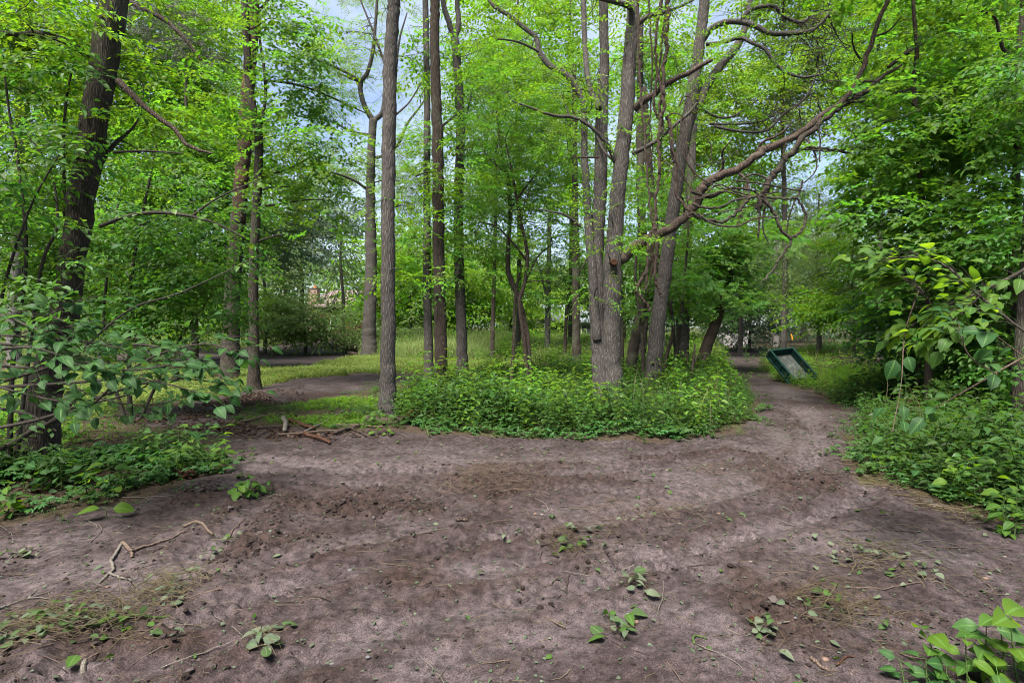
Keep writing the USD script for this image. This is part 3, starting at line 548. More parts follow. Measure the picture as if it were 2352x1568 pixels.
tree('great_tree', 'great many stemmed grey tree at the centre with a huge broken limb reaching right', 10.4,
     [(1409, 945, 56), (1406, 900, 48), (1404, 820, 43), (1406, 720, 42), (1408, 610, 41), (1413, 520, 36), (1419, 440, 34), (1430, 350, 35), (1440, 245, 33), (1446, 140, 31), (1452, 60, 28), (1454, -30, 26), (1460, -330, 18)], bark='grey', seed=19, rough=.09, flare=.15,
     stems=[([(1385, 930, 42), (1379, 850, 38), (1372, 720, 36), (1369, 600, 34), (1376, 480, 32), (1381, 380, 31), (1383, 245, 29), (1388, 140, 23), (1386, 0, 21), (1388, -250, 15)], .7, True),
            ([(1372, 780, 20), (1360, 620, 20), (1352, 520, 20), (1348, 455, 19), (1342, 350, 16), (1341, 252, 16), (1330, 212, 15), (1308, 178, 15), (1282, 160, 13), (1262, 150, 14), (1238, 119, 14), (1231, 87, 13), (1206, 66, 12), (1168, 35, 11), (1133, 14, 8), (1110, -20, 5)], 1.4),
            ([(1376, 250, 15), (1352, 190, 13), (1344, 110, 13), (1340, 0, 13), (1338, -150, 9)], 1.4)],
     limbs=[[(1420, 598, 26), (1460, 568, 23), (1500, 543, 21), (1545, 522, 20), (1580, 492, 20), (1603, 462, 21), (1615, 430, 21), (1640, 408, 19), (1690, 392, 17), (1735, 360, 16), (1765, 340, 16), (1830, 310, 15), (1880, 272, 14), (1930, 238, 12), (1962, 200, 10), (1985, 150, 10), (2005, 85, 9), (2022, 40, 9), (2042, -10, 8), (2060, -120, 5), -.9],
            [(1935, 236, 10), (1975, 222, 9), (2022, 180, 8), (2070, 150, 6), .5], [(1925, 244, 9), (2005, 227, 7), (2075, 210, 6), (2112, 196, 4), -.5],
            [(1452, 353, 11), (1500, 329, 9), (1539, 297, 8), (1588, 255, 7), (1602, 236, 5), -.4], [(1456, 252, 17), (1480, 232, 15), (1518, 203, 13), (1560, 178, 12), (1588, 164, 11), (1620, 146, 9), (1637, 138, 5), -.5],
            [(1415, 376, 12), (1402, 345, 11), (1395, 332, 10), (1364, 297, 8), (1322, 270, 8), (1273, 266, 7), (1220, 248, 5), (1175, 232, 3), -.5], [(1414, 372, 7), (1385, 345, 6), (1370, 310, 4), (1348, 270, 3), .4],
            [(1446, 95, 13), (1451, 35, 14), (1446, 14, 14), (1413, 4, 12), (1370, -5, 8), -.5], [(1465, 55, 14), (1480, 42, 12), (1505, 33, 10), (1535, 26, 8), (1588, 3, 5), (1640, -30, 3), .3],
            [(1335, 520, 7), (1300, 495, 6), (1270, 487, 4), (1235, 480, 3), -.3], [(1238, 119, 6), (1200, 100, 5), (1165, 92, 4), (1140, 90, 3), -.4],
            [(1375, 362, 5), (1330, 362, 4), (1290, 365, 3), -.3], [(1735, 360, 8), (1752, 326, 6), (1790, 310, 5), (1822, 280, 2), -.5], [(1640, 408, 9), (1662, 380, 6), (1658, 350, 5), (1680, 322, 2), -.5], [(1830, 310, 7), (1858, 326, 5), (1876, 366, 4), (1872, 396, 2), -.6], [(1690, 392, 7), (1716, 416, 5), (1722, 450, 3), -.5], [(1962, 200, 7), (1992, 186, 5), (2040, 192, 3), (2070, 180, 2), -.8], [(1985, 150, 6), (1962, 112, 4), (1956, 70, 2), -.9], [(2005, 85, 6), (2040, 72, 4), (2070, 40, 2), -.9], [(1560, 512, 7), (1572, 480, 5), (1566, 450, 3), -.5]],
     limb_bark={k: 'dead' for k in (0, 1, 4, *range(11, 19))}, kind='small', leaf='bright', lai=.8, size=.85, blobs=[(1290, 200, 70, 60, .6), (1330, 320, 60, 40, .6), (1400, 490, 46, 44, .5, -.5), (1395, 570, 46, 40, .7, -.6), (1375, 650, 40, 40, .4, -.4), (1440, 520, 40, 40, .3), (1240, 60, 60, 50, .5), (1500, 90, 60, 60, .4), (1430, -160, 320, 90, .8), (1900, -120, 220, 80, .6)], bare=[(1300, 180, 130, 130, 14), (1520, 120, 90, 110, 8)])
gt = '/World/great_tree'; k0 = at(1410, 602, 10.14)
part(gt, 'knot_hole', tube(np.array([k0 + [0, .06, 0], k0, k0 + [0, -.035, 0], k0 + [0, -.03, 0], k0 + [0, .02, 0]]), [.07, .065, .05, .032, .028], 14, .15, 3), BARK['rotten'], 40)
part(gt, 'knot_hollow', tube(np.array([k0 + [0, .01, 0], k0 + [0, -.012, 0]]), [.03, .03], 10), BARK['dark'])
tree('leaning_dark_tree', 'dark trunk leaning right behind the great tree, right hand one of a crossing pair', 15.8, [(1446, 862, 25), (1456, 800, 25), (1470, 730, 24), (1487, 690, 20), (1500, 640, 18), (1508, 560, 16), (1500, 470, 15), (1490, 350, 13), (1480, 200, 10)], bark='dark', seed=20, kind='maple', leaf='deep', lai=.7, size=.9, blobs=[(1480, 640, 70, 50, .9), (1520, 430, 60, 80, .5), (1450, 690, 40, 40, .6), (1500, 250, 60, 90, .5)])
tree('shaded_trunk_tree', 'nearly black shaded trunk hidden behind the leaning dark trunk', 18.5, [(1464, 855, 24), (1474, 790, 22), (1480, 690, 22), (1476, 560, 21), (1472, 430, 19), (1470, 250, 16), (1472, 50, 12)], bark='dark', seed=21, kind='maple', leaf='mid', lai=1.3, blobs=[(1440, 430, 50, 60, .5), (1540, 570, 60, 60, .8), (1470, 150, 90, 90, .5)])
tree('vine_hung_tree', 'thick furrowed trunk hung with grape vines and forking high, right of the great tree', 12.6,
     [(1498, 905, 42), (1501, 860, 36), (1506, 780, 35), (1516, 700, 33), (1528, 620, 31), (1540, 530, 30), (1552, 440, 29), (1568, 340, 28), (1584, 255, 30), (1592, 200, 27), (1602, 140, 25), (1612, 60, 24), (1619, -10, 23), (1635, -250, 16)], bark='grey', seed=22, rough=.09,
     stems=[([(1584, 262, 26), (1604, 240, 22), (1623, 196, 21), (1665, 140, 20), (1693, 105, 18), (1714, 52, 14), (1724, -10, 12), (1740, -150, 8)], .9)],
     limbs=[[(1616, 92, 13), (1633, 66, 13), (1665, 52, 13), (1700, 50, 12), (1740, 62, 12), (1770, 77, 11), (1820, 76, 10), (1865, 70, 8), (1900, 38, 6), (1930, -10, 4), -.8], [(1622, 102, 9), (1660, 98, 8), (1700, 87, 9), (1725, 98, 8), (1760, 115, 8), (1788, 154, 7), (1840, 178, 6), (1890, 170, 3), -1.0],
            [(1700, 50, 10), (1725, 22, 10), (1777, 14, 9), (1795, 35, 8), (1837, 52, 8), (1872, 35, 6), (1942, 14, 4), .4], [(1610, 250, 6), (1650, 270, 5), (1690, 265, 5), (1740, 230, 3), .4], [(1640, 290, 7), (1700, 302, 6), (1760, 300, 6), (1800, 262, 5), (1850, 225, 4), (1880, 160, 3), -.6], [(1630, 285, 6), (1700, 285, 5), (1760, 275, 4), (1800, 240, 3), .2]],
     kind='small', leaf='bright', lai=.7, size=.9, blobs=[(1650, 200, 90, 70, .5), (1760, 130, 90, 60, .4), (1850, 60, 90, 50, .4), (1560, 250, 40, 60, .4), (1700, -140, 300, 90, .8)], bare=[(1800, 170, 170, 140, 44), (1790, 60, 140, 60, 22), (1900, 130, 110, 120, 22), (1720, 300, 90, 80, 14)])
for k, (x0_, x1_, w_) in enumerate([(1478, 1462, 9), (1540, 1575, 8), (1428, 1420, 9), (1555, 1530, 6)]):
    tree('slender_sapling', ['thin dark stem between the leaning dark trunk and the vine hung trunk', 'thin stem leaning right just behind the vine hung trunk', 'thin dark stem showing close right of the great tree', 'thinnest stem crossing in front of the straight grey trunk'][k], 14.2 + .8 * k, [(x0_, 878 - 6 * k, w_), ((x0_ + x1_) / 2 + 4, 760, w_ * .9), (x1_ - 3, 640, w_ * .75), (x1_ + 6, 520, w_ * .55), (x1_, 420, w_ * .3)], bark='dark', seed=240 + k, kind='small', leaf='mid', lai=.8, size=.85, blobs=[(x1_, 560, 50, 50, .6), (x1_ + 10, 450, 50, 50, .5)])
tree('tall_back_tree', 'straight grey trunk in yellow green weeds behind the vine hung trunk', 19.2, [(1564, 852, 38), (1566, 790, 32), (1569, 700, 28), (1574, 600, 25), (1582, 480, 22), (1590, 330, 18), (1600, 150, 13)], bark='grey', seed=23, kind='maple', leaf='mid', lai=.75, size=.95, blobs=[(1600, 600, 80, 60, .9), (1540, 660, 60, 50, .8), (1620, 690, 70, 40, .8), (1560, 480, 60, 60, .6), (1660, 560, 70, 60, .8)])
tree('slanting_tree', 'slanting dark trunk leaning right at the bend of the right hand track', 19.0, [(1606, 846, 30), (1622, 800, 26), (1641, 750, 24), (1658, 690, 22), (1672, 640, 20), (1684, 580, 16), (1700, 500, 12), (1720, 400, 8)], bark='brown', seed=24, kind='pinnate', leaf='mid', lai=1.4, size=.95, limbs=[[(1668, 655, 6), (1690, 620, 5), (1705, 590, 3), .4]], blobs=[(1660, 600, 80, 50, .9), (1700, 680, 60, 40, .8), (1640, 660, 60, 36, .7), (1740, 560, 70, 50, .8), (1700, 470, 60, 50, .5)])
tree('bent_sapling', 'thin bent sapling between the vine hung trunk and the straight grey trunk', 15, [(1523, 868, 11), (1530, 820, 9), (1546, 767, 9), (1545, 730, 8), (1541, 690, 6), (1560, 640, 4)], bark='dark', seed=25, kind='pinnate', leaf='deep', lai=1.2, size=.8, blobs=[(1560, 640, 70, 40, .8), (1590, 690, 60, 30, .6), (1520, 720, 40, 30, .5)])
tree('snapped_sapling', 'thin snapped dead sapling poking up from the weeds near the right hand track', 13.5, [(1589, 885, 8), (1590, 850, 7), (1594, 815, 6), (1596, 790, 4)], bark='dark', seed=26, limbs=[[(1590, 862, 4), (1580, 835, 3), (1577, 812, 2), .1], [(1592, 838, 4), (1603, 815, 3), .1]])
tree('spruce_trunk_tree', 'scaly pale spruce trunk beyond the far grass at the right', 42, [(1783, 797, 13), (1783, 740, 12), (1784, 670, 11), (1785, 560, 9), (1786, 430, 6)], bark='pale', seed=27, kind='droop', leaf='needle', lai=1.2, size=1.7, blobs=[(1785, 560, 70, 50, .6), (1780, 640, 60, 40, .5), (1790, 460, 60, 60, .6)])
tree('dark_companion_tree', 'thin dark trunk close beside the scaly spruce trunk', 42, [(1770, 796, 7), (1773, 740, 6), (1775, 660, 6), (1776, 560, 4)], bark='dark', seed=28, kind='small', leaf='bright', lai=1.2, size=2, blobs=[(1760, 620, 50, 30, .8), (1800, 690, 30, 20, .5)])
tree('brown_post_tree', 'short brown trunk right of the scaly spruce trunk', 42, [(1798, 797, 8), (1799, 760, 7), (1800, 710, 6), (1802, 620, 4)], bark='brown', seed=29, kind='small', leaf='bright', lai=1.2, size=2, blobs=[(1810, 670, 40, 24, .8), (1840, 640, 40, 24, .8)])
# ---- the leafy wall on the right
tree('slender_maple', 'slender maple whose thin stem runs up the leafy right side', 9.6, [(2134, 955, 20), (2133, 880, 18), (2135, 740, 15), (2128, 560, 12), (2112, 400, 11), (2106, 280, 10), (2099, 196, 10), (2106, 115, 9), (2099, 35, 8), (2095, -80, 6)], bark='brown', seed=30, kind='maple', leaf='mid', lai=1.7, size=.85,
     blobs=[(2060, 330, 110, 70, 1), (2180, 330, 110, 70, 1), (2060, 460, 100, 60, .8), (2170, 480, 120, 70, .9), (2110, 600, 90, 60, .7), (2200, 600, 110, 60, .9), (2150, 700, 110, 60, .9), (2080, 220, 90, 50, .7), (2010, 480, 60, 36, .6), (2100, -120, 260, 90, 1)])
tree('right_edge_tree', 'thin dark trunk forking low at the right edge of the wood', 9.2, [(2326, 960, 20), (2325, 820, 18), (2326, 640, 17), (2332, 460, 15), (2338, 300, 14), (2336, 180, 13), (2345, 60, 10), (2352, -60, 8)], bark='dark', seed=31, kind='maple', leaf='mid', lai=1.7, size=.85,
     limbs=[[(2334, 145, 9), (2315, 122, 8), (2299, 105, 8), (2292, 60, 7), (2285, 38, 6), (2262, 28, 5), (2238, 20, 3), -.3]], blobs=[(2290, 260, 100, 80, 1), (2300, 420, 100, 70, .9), (2260, 540, 110, 70, .8), (2280, 130, 110, 60, .7), (2270, 760, 110, 70, .9), (2360, 640, 80, 80, .8), (2330, 880, 100, 60, .9), (2300, -100, 250, 90, .9)])
tree('shade_trunk_tree', 'thick trunk deep in the shade among the right hand foliage', 13.5, [(2206, 890, 26), (2204, 760, 24), (2200, 600, 23), (2198, 450, 22), (2196, 380, 21), (2190, 250, 16), (2180, 80, 10)], bark='brown', seed=32, kind='maple', leaf='mid', lai=1.9, size=.95,
     blobs=[(2120, 160, 120, 80, .9), (2260, 200, 120, 80, .9), (2100, 400, 110, 70, .9), (2280, 340, 100, 80, .9), (2200, 560, 150, 80, .9), (2100, 640, 80, 60, .6), (2300, 640, 100, 80, .7), (2180, 780, 130, 60, .8), (2180, 20, 140, 60, .7)])
tree('diagonal_tree', 'long limb slanting up to the top right corner through bright leaves', 11, [(2040, 155, 8), (2096, 112, 13), (2140, 92, 13), (2208, 63, 12), (2264, 28, 10), (2352, 5, 8), (2450, -40, 5)], bark='dark', seed=33, base=False, cat='branch', kind='broad', leaf='bright', lai=1.0, size=.8, blobs=[(2150, 60, 90, 50, .7), (2270, 60, 80, 50, .7), (2080, 90, 60, 50, .6)], bare=[(2200, 60, 120, 60, 10)])
tree('black_trunk_tree', 'almost black trunk standing against the right edge of the picture', 7.4, [(2345, 1010, 34), (2346, 860, 30), (2350, 740, 26), (2362, 560, 24), (2375, 300, 22), (2390, 0, 18)], bark='dark', seed=34, kind='broad', leaf='deep', lai=1.3, size=.8, blobs=[(2330, 830, 70, 60, .7), (2400, 520, 90, 120, .8), (2390, 200, 120, 140, .8)])
for k, (px, py, w, top) in enumerate([(2105, 918, 13, 850), (2172, 912, 8, 800), (2196, 920, 7, 815), (2088, 906, 9, 862)]):
    tree('undergrowth_stem', ['stout pale stem, second from the left in the dark gap under the right hand leaves', 'thin stem left of the two thinnest in the dark gap under the right hand leaves', 'thinnest stem, farthest right in the dark gap under the right hand leaves', 'leaning stem, leftmost in the dark gap under the right hand leaves'][k], 10.6 + .5 * k,
         [(px, py, w), (px + 2, (py + top) / 2, w * .9), (px + 6 * (-1) ** k, top, w * .8), (px + 12 * (-1) ** k, top - 140, w * .4)], bark='brown', seed=40 + k, kind='maple', leaf='cool', lai=1.7, size=.8, blobs=[(px + 20, 790 - 30 * (k % 2), 80, 40, 1), (px - 30, 720, 80, 40, .9)])
# ---- understorey and background
tree('left_shrub', 'tall leafy shrub filling the left side between the leaning trunk and the pine', 9.5, [(300, 930, 10), (296, 800, 9), (300, 650, 8), (330, 480, 6), (360, 330, 4)], bark='twig', seed=50, cat='shrub', kind='broad', leaf='deep', lai=1.6, size=.85, stems=[([(290, 930, 8), (240, 780, 7), (250, 600, 6), (280, 420, 4)], .5, True), ([(315, 930, 7), (400, 800, 6), (470, 700, 4)], .5, True)],
     blobs=[(330, 520, 90, 60, .9), (420, 600, 100, 60, .9), (300, 660, 100, 50, .9), (440, 710, 100, 40, .9), (360, 420, 80, 50, .8), (260, 560, 60, 60, .7), (500, 640, 60, 40, .7), (230, 760, 90, 40, .8), (470, 500, 60, 40, .6), (340, 770, 120, 30, .7)])
tree('corner_shrub', 'dark leafed shrub rising at the far left edge in front of the pale trunk', 6.0, [(20, 1010, 12), (30, 820, 10), (60, 600, 8), (45, 400, 7), (20, 250, 5), (5, 120, 4)], bark='twig', seed=51, cat='shrub', kind='broad', leaf='deep', lai=1.4, size=.85, stems=[([(30, 1010, 10), (90, 640, 8), (130, 520, 6), (118, 400, 5), (60, 300, 4)], .2, True), ([(-20, 1010, 10), (-10, 760, 8), (60, 500, 5), (150, 330, 3)], -.3, True)],
     blobs=[(60, 330, 80, 60, .8), (30, 480, 80, 60, .9), (90, 600, 70, 50, .8), (20, 620, 60, 60, .8), (60, 210, 90, 50, .7), (100, 130, 80, 40, .6), (40, 740, 80, 40, .7), (-80, 500, 80, 200, .8), (120, 440, 50, 40, .6)])
def background(name, label, Y, px, leaf, kind, crowns, w=14, bark='grey', foot=None, lai=1.6, size=None, **k):
    foot = foot or HY + EYE * F / Y; top = min(c[1] - c[3] * .4 for c in crowns)
    return tree(name, label, Y, [(px, foot, w), (px + 3, (foot * 2 + top) / 3, w * .8), (px - 4, (foot + 2 * top) / 3, w * .6), (px + 2, top, w * .25)], [c if len(c) > 4 else (*c, 1.0) for c in crowns], kind=kind, leaf=leaf, lai=lai, size=size or Y / 19, bark=bark, seed=int(px * 3 + Y), group=None, limb_max=3, **k)
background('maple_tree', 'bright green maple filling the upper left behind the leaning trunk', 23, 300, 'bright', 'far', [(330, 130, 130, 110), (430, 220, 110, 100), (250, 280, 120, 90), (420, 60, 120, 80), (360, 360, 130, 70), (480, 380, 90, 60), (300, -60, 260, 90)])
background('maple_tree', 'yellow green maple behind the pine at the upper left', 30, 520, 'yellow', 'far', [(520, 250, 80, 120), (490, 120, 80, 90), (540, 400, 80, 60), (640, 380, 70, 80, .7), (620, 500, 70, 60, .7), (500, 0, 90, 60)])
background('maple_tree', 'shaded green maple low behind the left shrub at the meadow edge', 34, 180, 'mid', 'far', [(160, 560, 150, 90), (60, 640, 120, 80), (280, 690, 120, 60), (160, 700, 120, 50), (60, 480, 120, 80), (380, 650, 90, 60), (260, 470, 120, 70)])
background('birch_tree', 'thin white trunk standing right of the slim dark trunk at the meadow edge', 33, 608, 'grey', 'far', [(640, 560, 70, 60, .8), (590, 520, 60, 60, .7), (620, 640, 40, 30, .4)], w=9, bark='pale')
background('grey_green_tree', 'grey green tree with haze tinted into its leaves in the middle distance left of the forked grey trunk', 46, 690, 'grey', 'far', [(690, 520, 90, 80), (760, 480, 80, 70, .9), (640, 590, 90, 60), (720, 420, 80, 60, .6), (780, 380, 60, 60, .4)], w=12)
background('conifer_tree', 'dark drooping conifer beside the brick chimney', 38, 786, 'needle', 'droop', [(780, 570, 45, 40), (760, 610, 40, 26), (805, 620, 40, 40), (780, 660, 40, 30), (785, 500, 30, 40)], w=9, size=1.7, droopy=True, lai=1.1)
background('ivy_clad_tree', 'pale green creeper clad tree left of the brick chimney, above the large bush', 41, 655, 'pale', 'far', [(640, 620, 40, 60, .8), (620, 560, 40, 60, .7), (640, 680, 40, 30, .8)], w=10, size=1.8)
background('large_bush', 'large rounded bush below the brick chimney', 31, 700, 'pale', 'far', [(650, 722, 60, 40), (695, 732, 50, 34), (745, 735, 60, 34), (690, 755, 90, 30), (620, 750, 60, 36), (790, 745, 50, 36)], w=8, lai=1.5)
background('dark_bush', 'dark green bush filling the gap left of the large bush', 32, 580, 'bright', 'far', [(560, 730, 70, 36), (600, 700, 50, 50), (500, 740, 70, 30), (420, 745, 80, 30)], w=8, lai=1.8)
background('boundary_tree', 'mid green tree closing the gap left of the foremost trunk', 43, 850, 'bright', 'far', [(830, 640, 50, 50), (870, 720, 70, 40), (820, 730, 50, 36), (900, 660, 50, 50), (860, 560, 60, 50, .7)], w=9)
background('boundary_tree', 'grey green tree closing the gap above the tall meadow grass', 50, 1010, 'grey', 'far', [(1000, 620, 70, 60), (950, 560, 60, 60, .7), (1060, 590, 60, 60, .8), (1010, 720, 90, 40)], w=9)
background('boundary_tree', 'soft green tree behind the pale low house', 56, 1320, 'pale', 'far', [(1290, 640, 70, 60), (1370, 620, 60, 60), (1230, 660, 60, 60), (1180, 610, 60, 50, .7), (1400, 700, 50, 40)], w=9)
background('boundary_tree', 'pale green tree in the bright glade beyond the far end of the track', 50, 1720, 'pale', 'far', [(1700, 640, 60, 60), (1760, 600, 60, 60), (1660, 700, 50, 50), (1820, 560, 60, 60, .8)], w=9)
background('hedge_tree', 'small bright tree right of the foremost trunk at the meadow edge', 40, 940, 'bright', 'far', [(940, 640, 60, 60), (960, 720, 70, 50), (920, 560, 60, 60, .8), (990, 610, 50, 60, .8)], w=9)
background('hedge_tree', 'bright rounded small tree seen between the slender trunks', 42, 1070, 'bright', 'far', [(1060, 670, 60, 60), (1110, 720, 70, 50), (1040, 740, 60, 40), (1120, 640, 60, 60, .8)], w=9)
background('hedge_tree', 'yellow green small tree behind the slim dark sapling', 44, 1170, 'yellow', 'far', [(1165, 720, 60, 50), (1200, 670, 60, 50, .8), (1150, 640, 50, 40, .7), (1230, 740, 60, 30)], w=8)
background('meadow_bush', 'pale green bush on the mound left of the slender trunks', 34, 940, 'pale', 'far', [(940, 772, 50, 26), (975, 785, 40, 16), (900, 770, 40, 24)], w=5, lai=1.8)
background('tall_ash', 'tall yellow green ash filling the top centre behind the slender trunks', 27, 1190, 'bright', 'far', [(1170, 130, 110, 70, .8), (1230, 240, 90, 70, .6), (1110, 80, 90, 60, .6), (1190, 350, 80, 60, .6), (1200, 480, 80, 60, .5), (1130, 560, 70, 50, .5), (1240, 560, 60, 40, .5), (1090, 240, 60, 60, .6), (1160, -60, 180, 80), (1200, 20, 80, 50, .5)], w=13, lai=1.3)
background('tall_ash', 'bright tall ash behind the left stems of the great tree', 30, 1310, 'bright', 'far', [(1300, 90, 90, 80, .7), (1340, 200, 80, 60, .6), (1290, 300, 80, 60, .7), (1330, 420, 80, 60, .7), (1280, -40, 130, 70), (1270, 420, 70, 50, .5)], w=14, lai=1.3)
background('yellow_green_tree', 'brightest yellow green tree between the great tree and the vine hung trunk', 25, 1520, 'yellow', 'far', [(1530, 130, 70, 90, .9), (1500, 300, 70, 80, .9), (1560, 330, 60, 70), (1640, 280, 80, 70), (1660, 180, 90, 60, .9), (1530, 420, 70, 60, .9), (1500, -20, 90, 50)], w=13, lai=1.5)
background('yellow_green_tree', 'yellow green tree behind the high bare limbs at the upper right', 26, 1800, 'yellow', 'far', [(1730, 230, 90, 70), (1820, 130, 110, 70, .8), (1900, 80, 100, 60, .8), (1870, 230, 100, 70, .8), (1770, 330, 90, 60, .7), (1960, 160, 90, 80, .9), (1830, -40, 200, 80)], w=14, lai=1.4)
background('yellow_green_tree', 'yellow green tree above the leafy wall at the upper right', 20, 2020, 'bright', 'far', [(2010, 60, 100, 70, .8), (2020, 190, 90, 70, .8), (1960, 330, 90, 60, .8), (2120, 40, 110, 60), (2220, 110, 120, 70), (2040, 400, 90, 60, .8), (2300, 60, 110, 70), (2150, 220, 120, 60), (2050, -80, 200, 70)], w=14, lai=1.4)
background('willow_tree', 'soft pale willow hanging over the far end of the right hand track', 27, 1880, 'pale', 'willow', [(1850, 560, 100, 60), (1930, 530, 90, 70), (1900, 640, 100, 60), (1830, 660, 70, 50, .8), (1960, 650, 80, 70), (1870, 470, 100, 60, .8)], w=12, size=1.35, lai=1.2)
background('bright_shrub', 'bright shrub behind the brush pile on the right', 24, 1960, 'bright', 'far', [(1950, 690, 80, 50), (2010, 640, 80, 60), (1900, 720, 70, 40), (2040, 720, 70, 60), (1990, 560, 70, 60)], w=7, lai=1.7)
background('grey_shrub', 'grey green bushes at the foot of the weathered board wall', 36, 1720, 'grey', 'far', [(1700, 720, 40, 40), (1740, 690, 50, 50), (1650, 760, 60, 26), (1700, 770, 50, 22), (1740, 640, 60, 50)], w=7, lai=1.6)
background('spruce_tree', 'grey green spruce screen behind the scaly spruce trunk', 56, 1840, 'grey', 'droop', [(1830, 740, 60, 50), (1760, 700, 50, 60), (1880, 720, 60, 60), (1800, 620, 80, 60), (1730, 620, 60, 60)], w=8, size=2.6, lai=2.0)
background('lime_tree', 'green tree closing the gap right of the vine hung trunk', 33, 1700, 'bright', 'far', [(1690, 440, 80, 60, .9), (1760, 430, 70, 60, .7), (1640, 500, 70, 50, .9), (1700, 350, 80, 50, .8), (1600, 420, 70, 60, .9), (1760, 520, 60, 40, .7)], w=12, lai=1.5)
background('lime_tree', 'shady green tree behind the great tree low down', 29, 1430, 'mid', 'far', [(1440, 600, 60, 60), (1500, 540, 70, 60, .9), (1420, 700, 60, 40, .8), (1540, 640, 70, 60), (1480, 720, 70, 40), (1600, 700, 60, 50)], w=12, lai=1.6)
# the far wood that closes the view
rng = np.random.default_rng(77)
n = 5200
x = rng.uniform(-75, 85, n); y = rng.uniform(60, 84, n)
hgt = 6.5 + 9.5 * fbm(np.stack([x * .11, 0 * x, 0 * x + 4], -1), 3, 12) - 3.5 * np.exp(-((x - 5.5) / 6) ** 2) - 2.0 * np.exp(-((x + 20) / 5) ** 2)
z = hgt * rng.uniform(0, 1, n) ** .8
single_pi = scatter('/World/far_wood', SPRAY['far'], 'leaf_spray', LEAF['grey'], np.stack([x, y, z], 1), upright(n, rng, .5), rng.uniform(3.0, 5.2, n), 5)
tag(single_pi, 'soft grey green far wood closing the view behind everything', kind='stuff')


# ------------------------------------------------------------------ low plants
def plant_nettle(seed, h=.45, nodes=5, size=.085, leaf=six):
    rng = np.random.default_rng(seed); ms = []
    top = np.array([rng.normal(0, .06), rng.normal(0, .06), h])
    path = smooth_path(np.array([[0, 0, 0], top * [.3, .3, .5], top]), 5)
    ms.append(tube(path, np.linspace(.004, .002, 5), 3))
    for k in range(nodes):
        t = (k + 1.2) / (nodes + .2); p = top * [t * t, t * t, t]
        for s in (0, math.pi):
            a = k * 1.57 + s + rng.normal(0, .25); e = np.array([math.cos(a), math.sin(a), rng.uniform(-.35, .15)])
            v, f = leaf[rng.integers(len(leaf))]; z = size * (1.15 - .45 * abs(t - .55)) * rng.uniform(.75, 1.15)
            ms.append((p + unit(e) * size * .35 + (v * z) @ frame(e, np.array([rng.normal(0, .2), rng.normal(0, .2), 1])).T, f))
    for a in rng.uniform(0, 6.3, 3):
        e = np.array([math.cos(a), math.sin(a), .6]); v, f = leaf[0]; ms.append((top + (v * size * .5) @ frame(e, np.array([0, 0, 1.0])).T, f))
    return join(ms)
def plant_creeper(seed):
    rng = np.random.default_rng(seed); ms = []
    for _ in range(7):
        o = np.array([*rng.normal(0, .10, 2), rng.uniform(.05, .16)]); ms.append(tube(np.array([[o[0] * .6, o[1] * .6, 0], o]), [.002, .0015], 3)); b = rng.uniform(0, 6.3)
        for k in range(-2, 3):
            a = b + k * .75; e = np.array([math.cos(a), math.sin(a), -.15 + rng.normal(0, .12)]); v, f = six[0]
            ms.append((o + (v * rng.uniform(.055, .085) * (1 - .12 * abs(k))) @ frame(e, np.array([rng.normal(0, .15), rng.normal(0, .15), 1])).T, f))
    return join(ms)
def plant_grass(seed, n=16, h=.22, w=.006, bend=.6, spread=.07, heads=False):
    rng = np.random.default_rng(seed); ms = []
    for _ in range(n):
        o = np.array([*rng.normal(0, spread, 2), 0]); a = rng.uniform(0, 6.3); e = np.array([math.cos(a), math.sin(a), 0]); s = np.array([-e[1], e[0], 0]) * w
        H = h * rng.uniform(.5, 1.2); b = bend * rng.uniform(.2, 1.2) * H
        p = [o, o + e * b * .25 + [0, 0, H * .6], o + e * b + [0, 0, H * (1 - .3 * bend)]]
        ms.append((np.array([p[0] - s, p[0] + s, p[1] + s * .8, p[1] - s * .8, p[2]]), np.array([[0, 1, 2], [0, 2, 3], [3, 2, 4]])))
        if heads and rng.random() < .45: ms.append((p[2] + np.array([-s * 1.5, s * 1.5, [0, 0, .10]]) * 1.0, np.array([[0, 1, 2]])))
    return join(ms)
def plant_weed(seed):
    rng = np.random.default_rng(seed); ms = [plant_grass(seed, 6, .14)]
    for _ in range(9):
        a = rng.uniform(0, 6.3); e = np.array([math.cos(a), math.sin(a), rng.uniform(-.1, .6)]); o = np.array([*rng.normal(0, .07, 2), rng.uniform(.02, .12)]); v, f = six[0]
        ms.append((o + (v * rng.uniform(.04, .075)) @ frame(e, np.array([rng.normal(0, .2), rng.normal(0, .2), 1])).T, f))
    return join(ms)
NETTLE = [plant_nettle(s, h, n, z) for s, h, n, z in ((1, .42, 5, .085), (2, .34, 4, .09), (3, .52, 6, .08), (4, .30, 4, .075))]
CREEP = [plant_creeper(s) for s in (5, 6, 7)]
GRASS = [plant_grass(s) for s in (8, 9, 10)]
TALL = [plant_grass(s, 20, .75, .007, .45, .12, True) for s in (11, 12, 13)]
WEED = [plant_weed(s) for s in (14, 15, 16)]
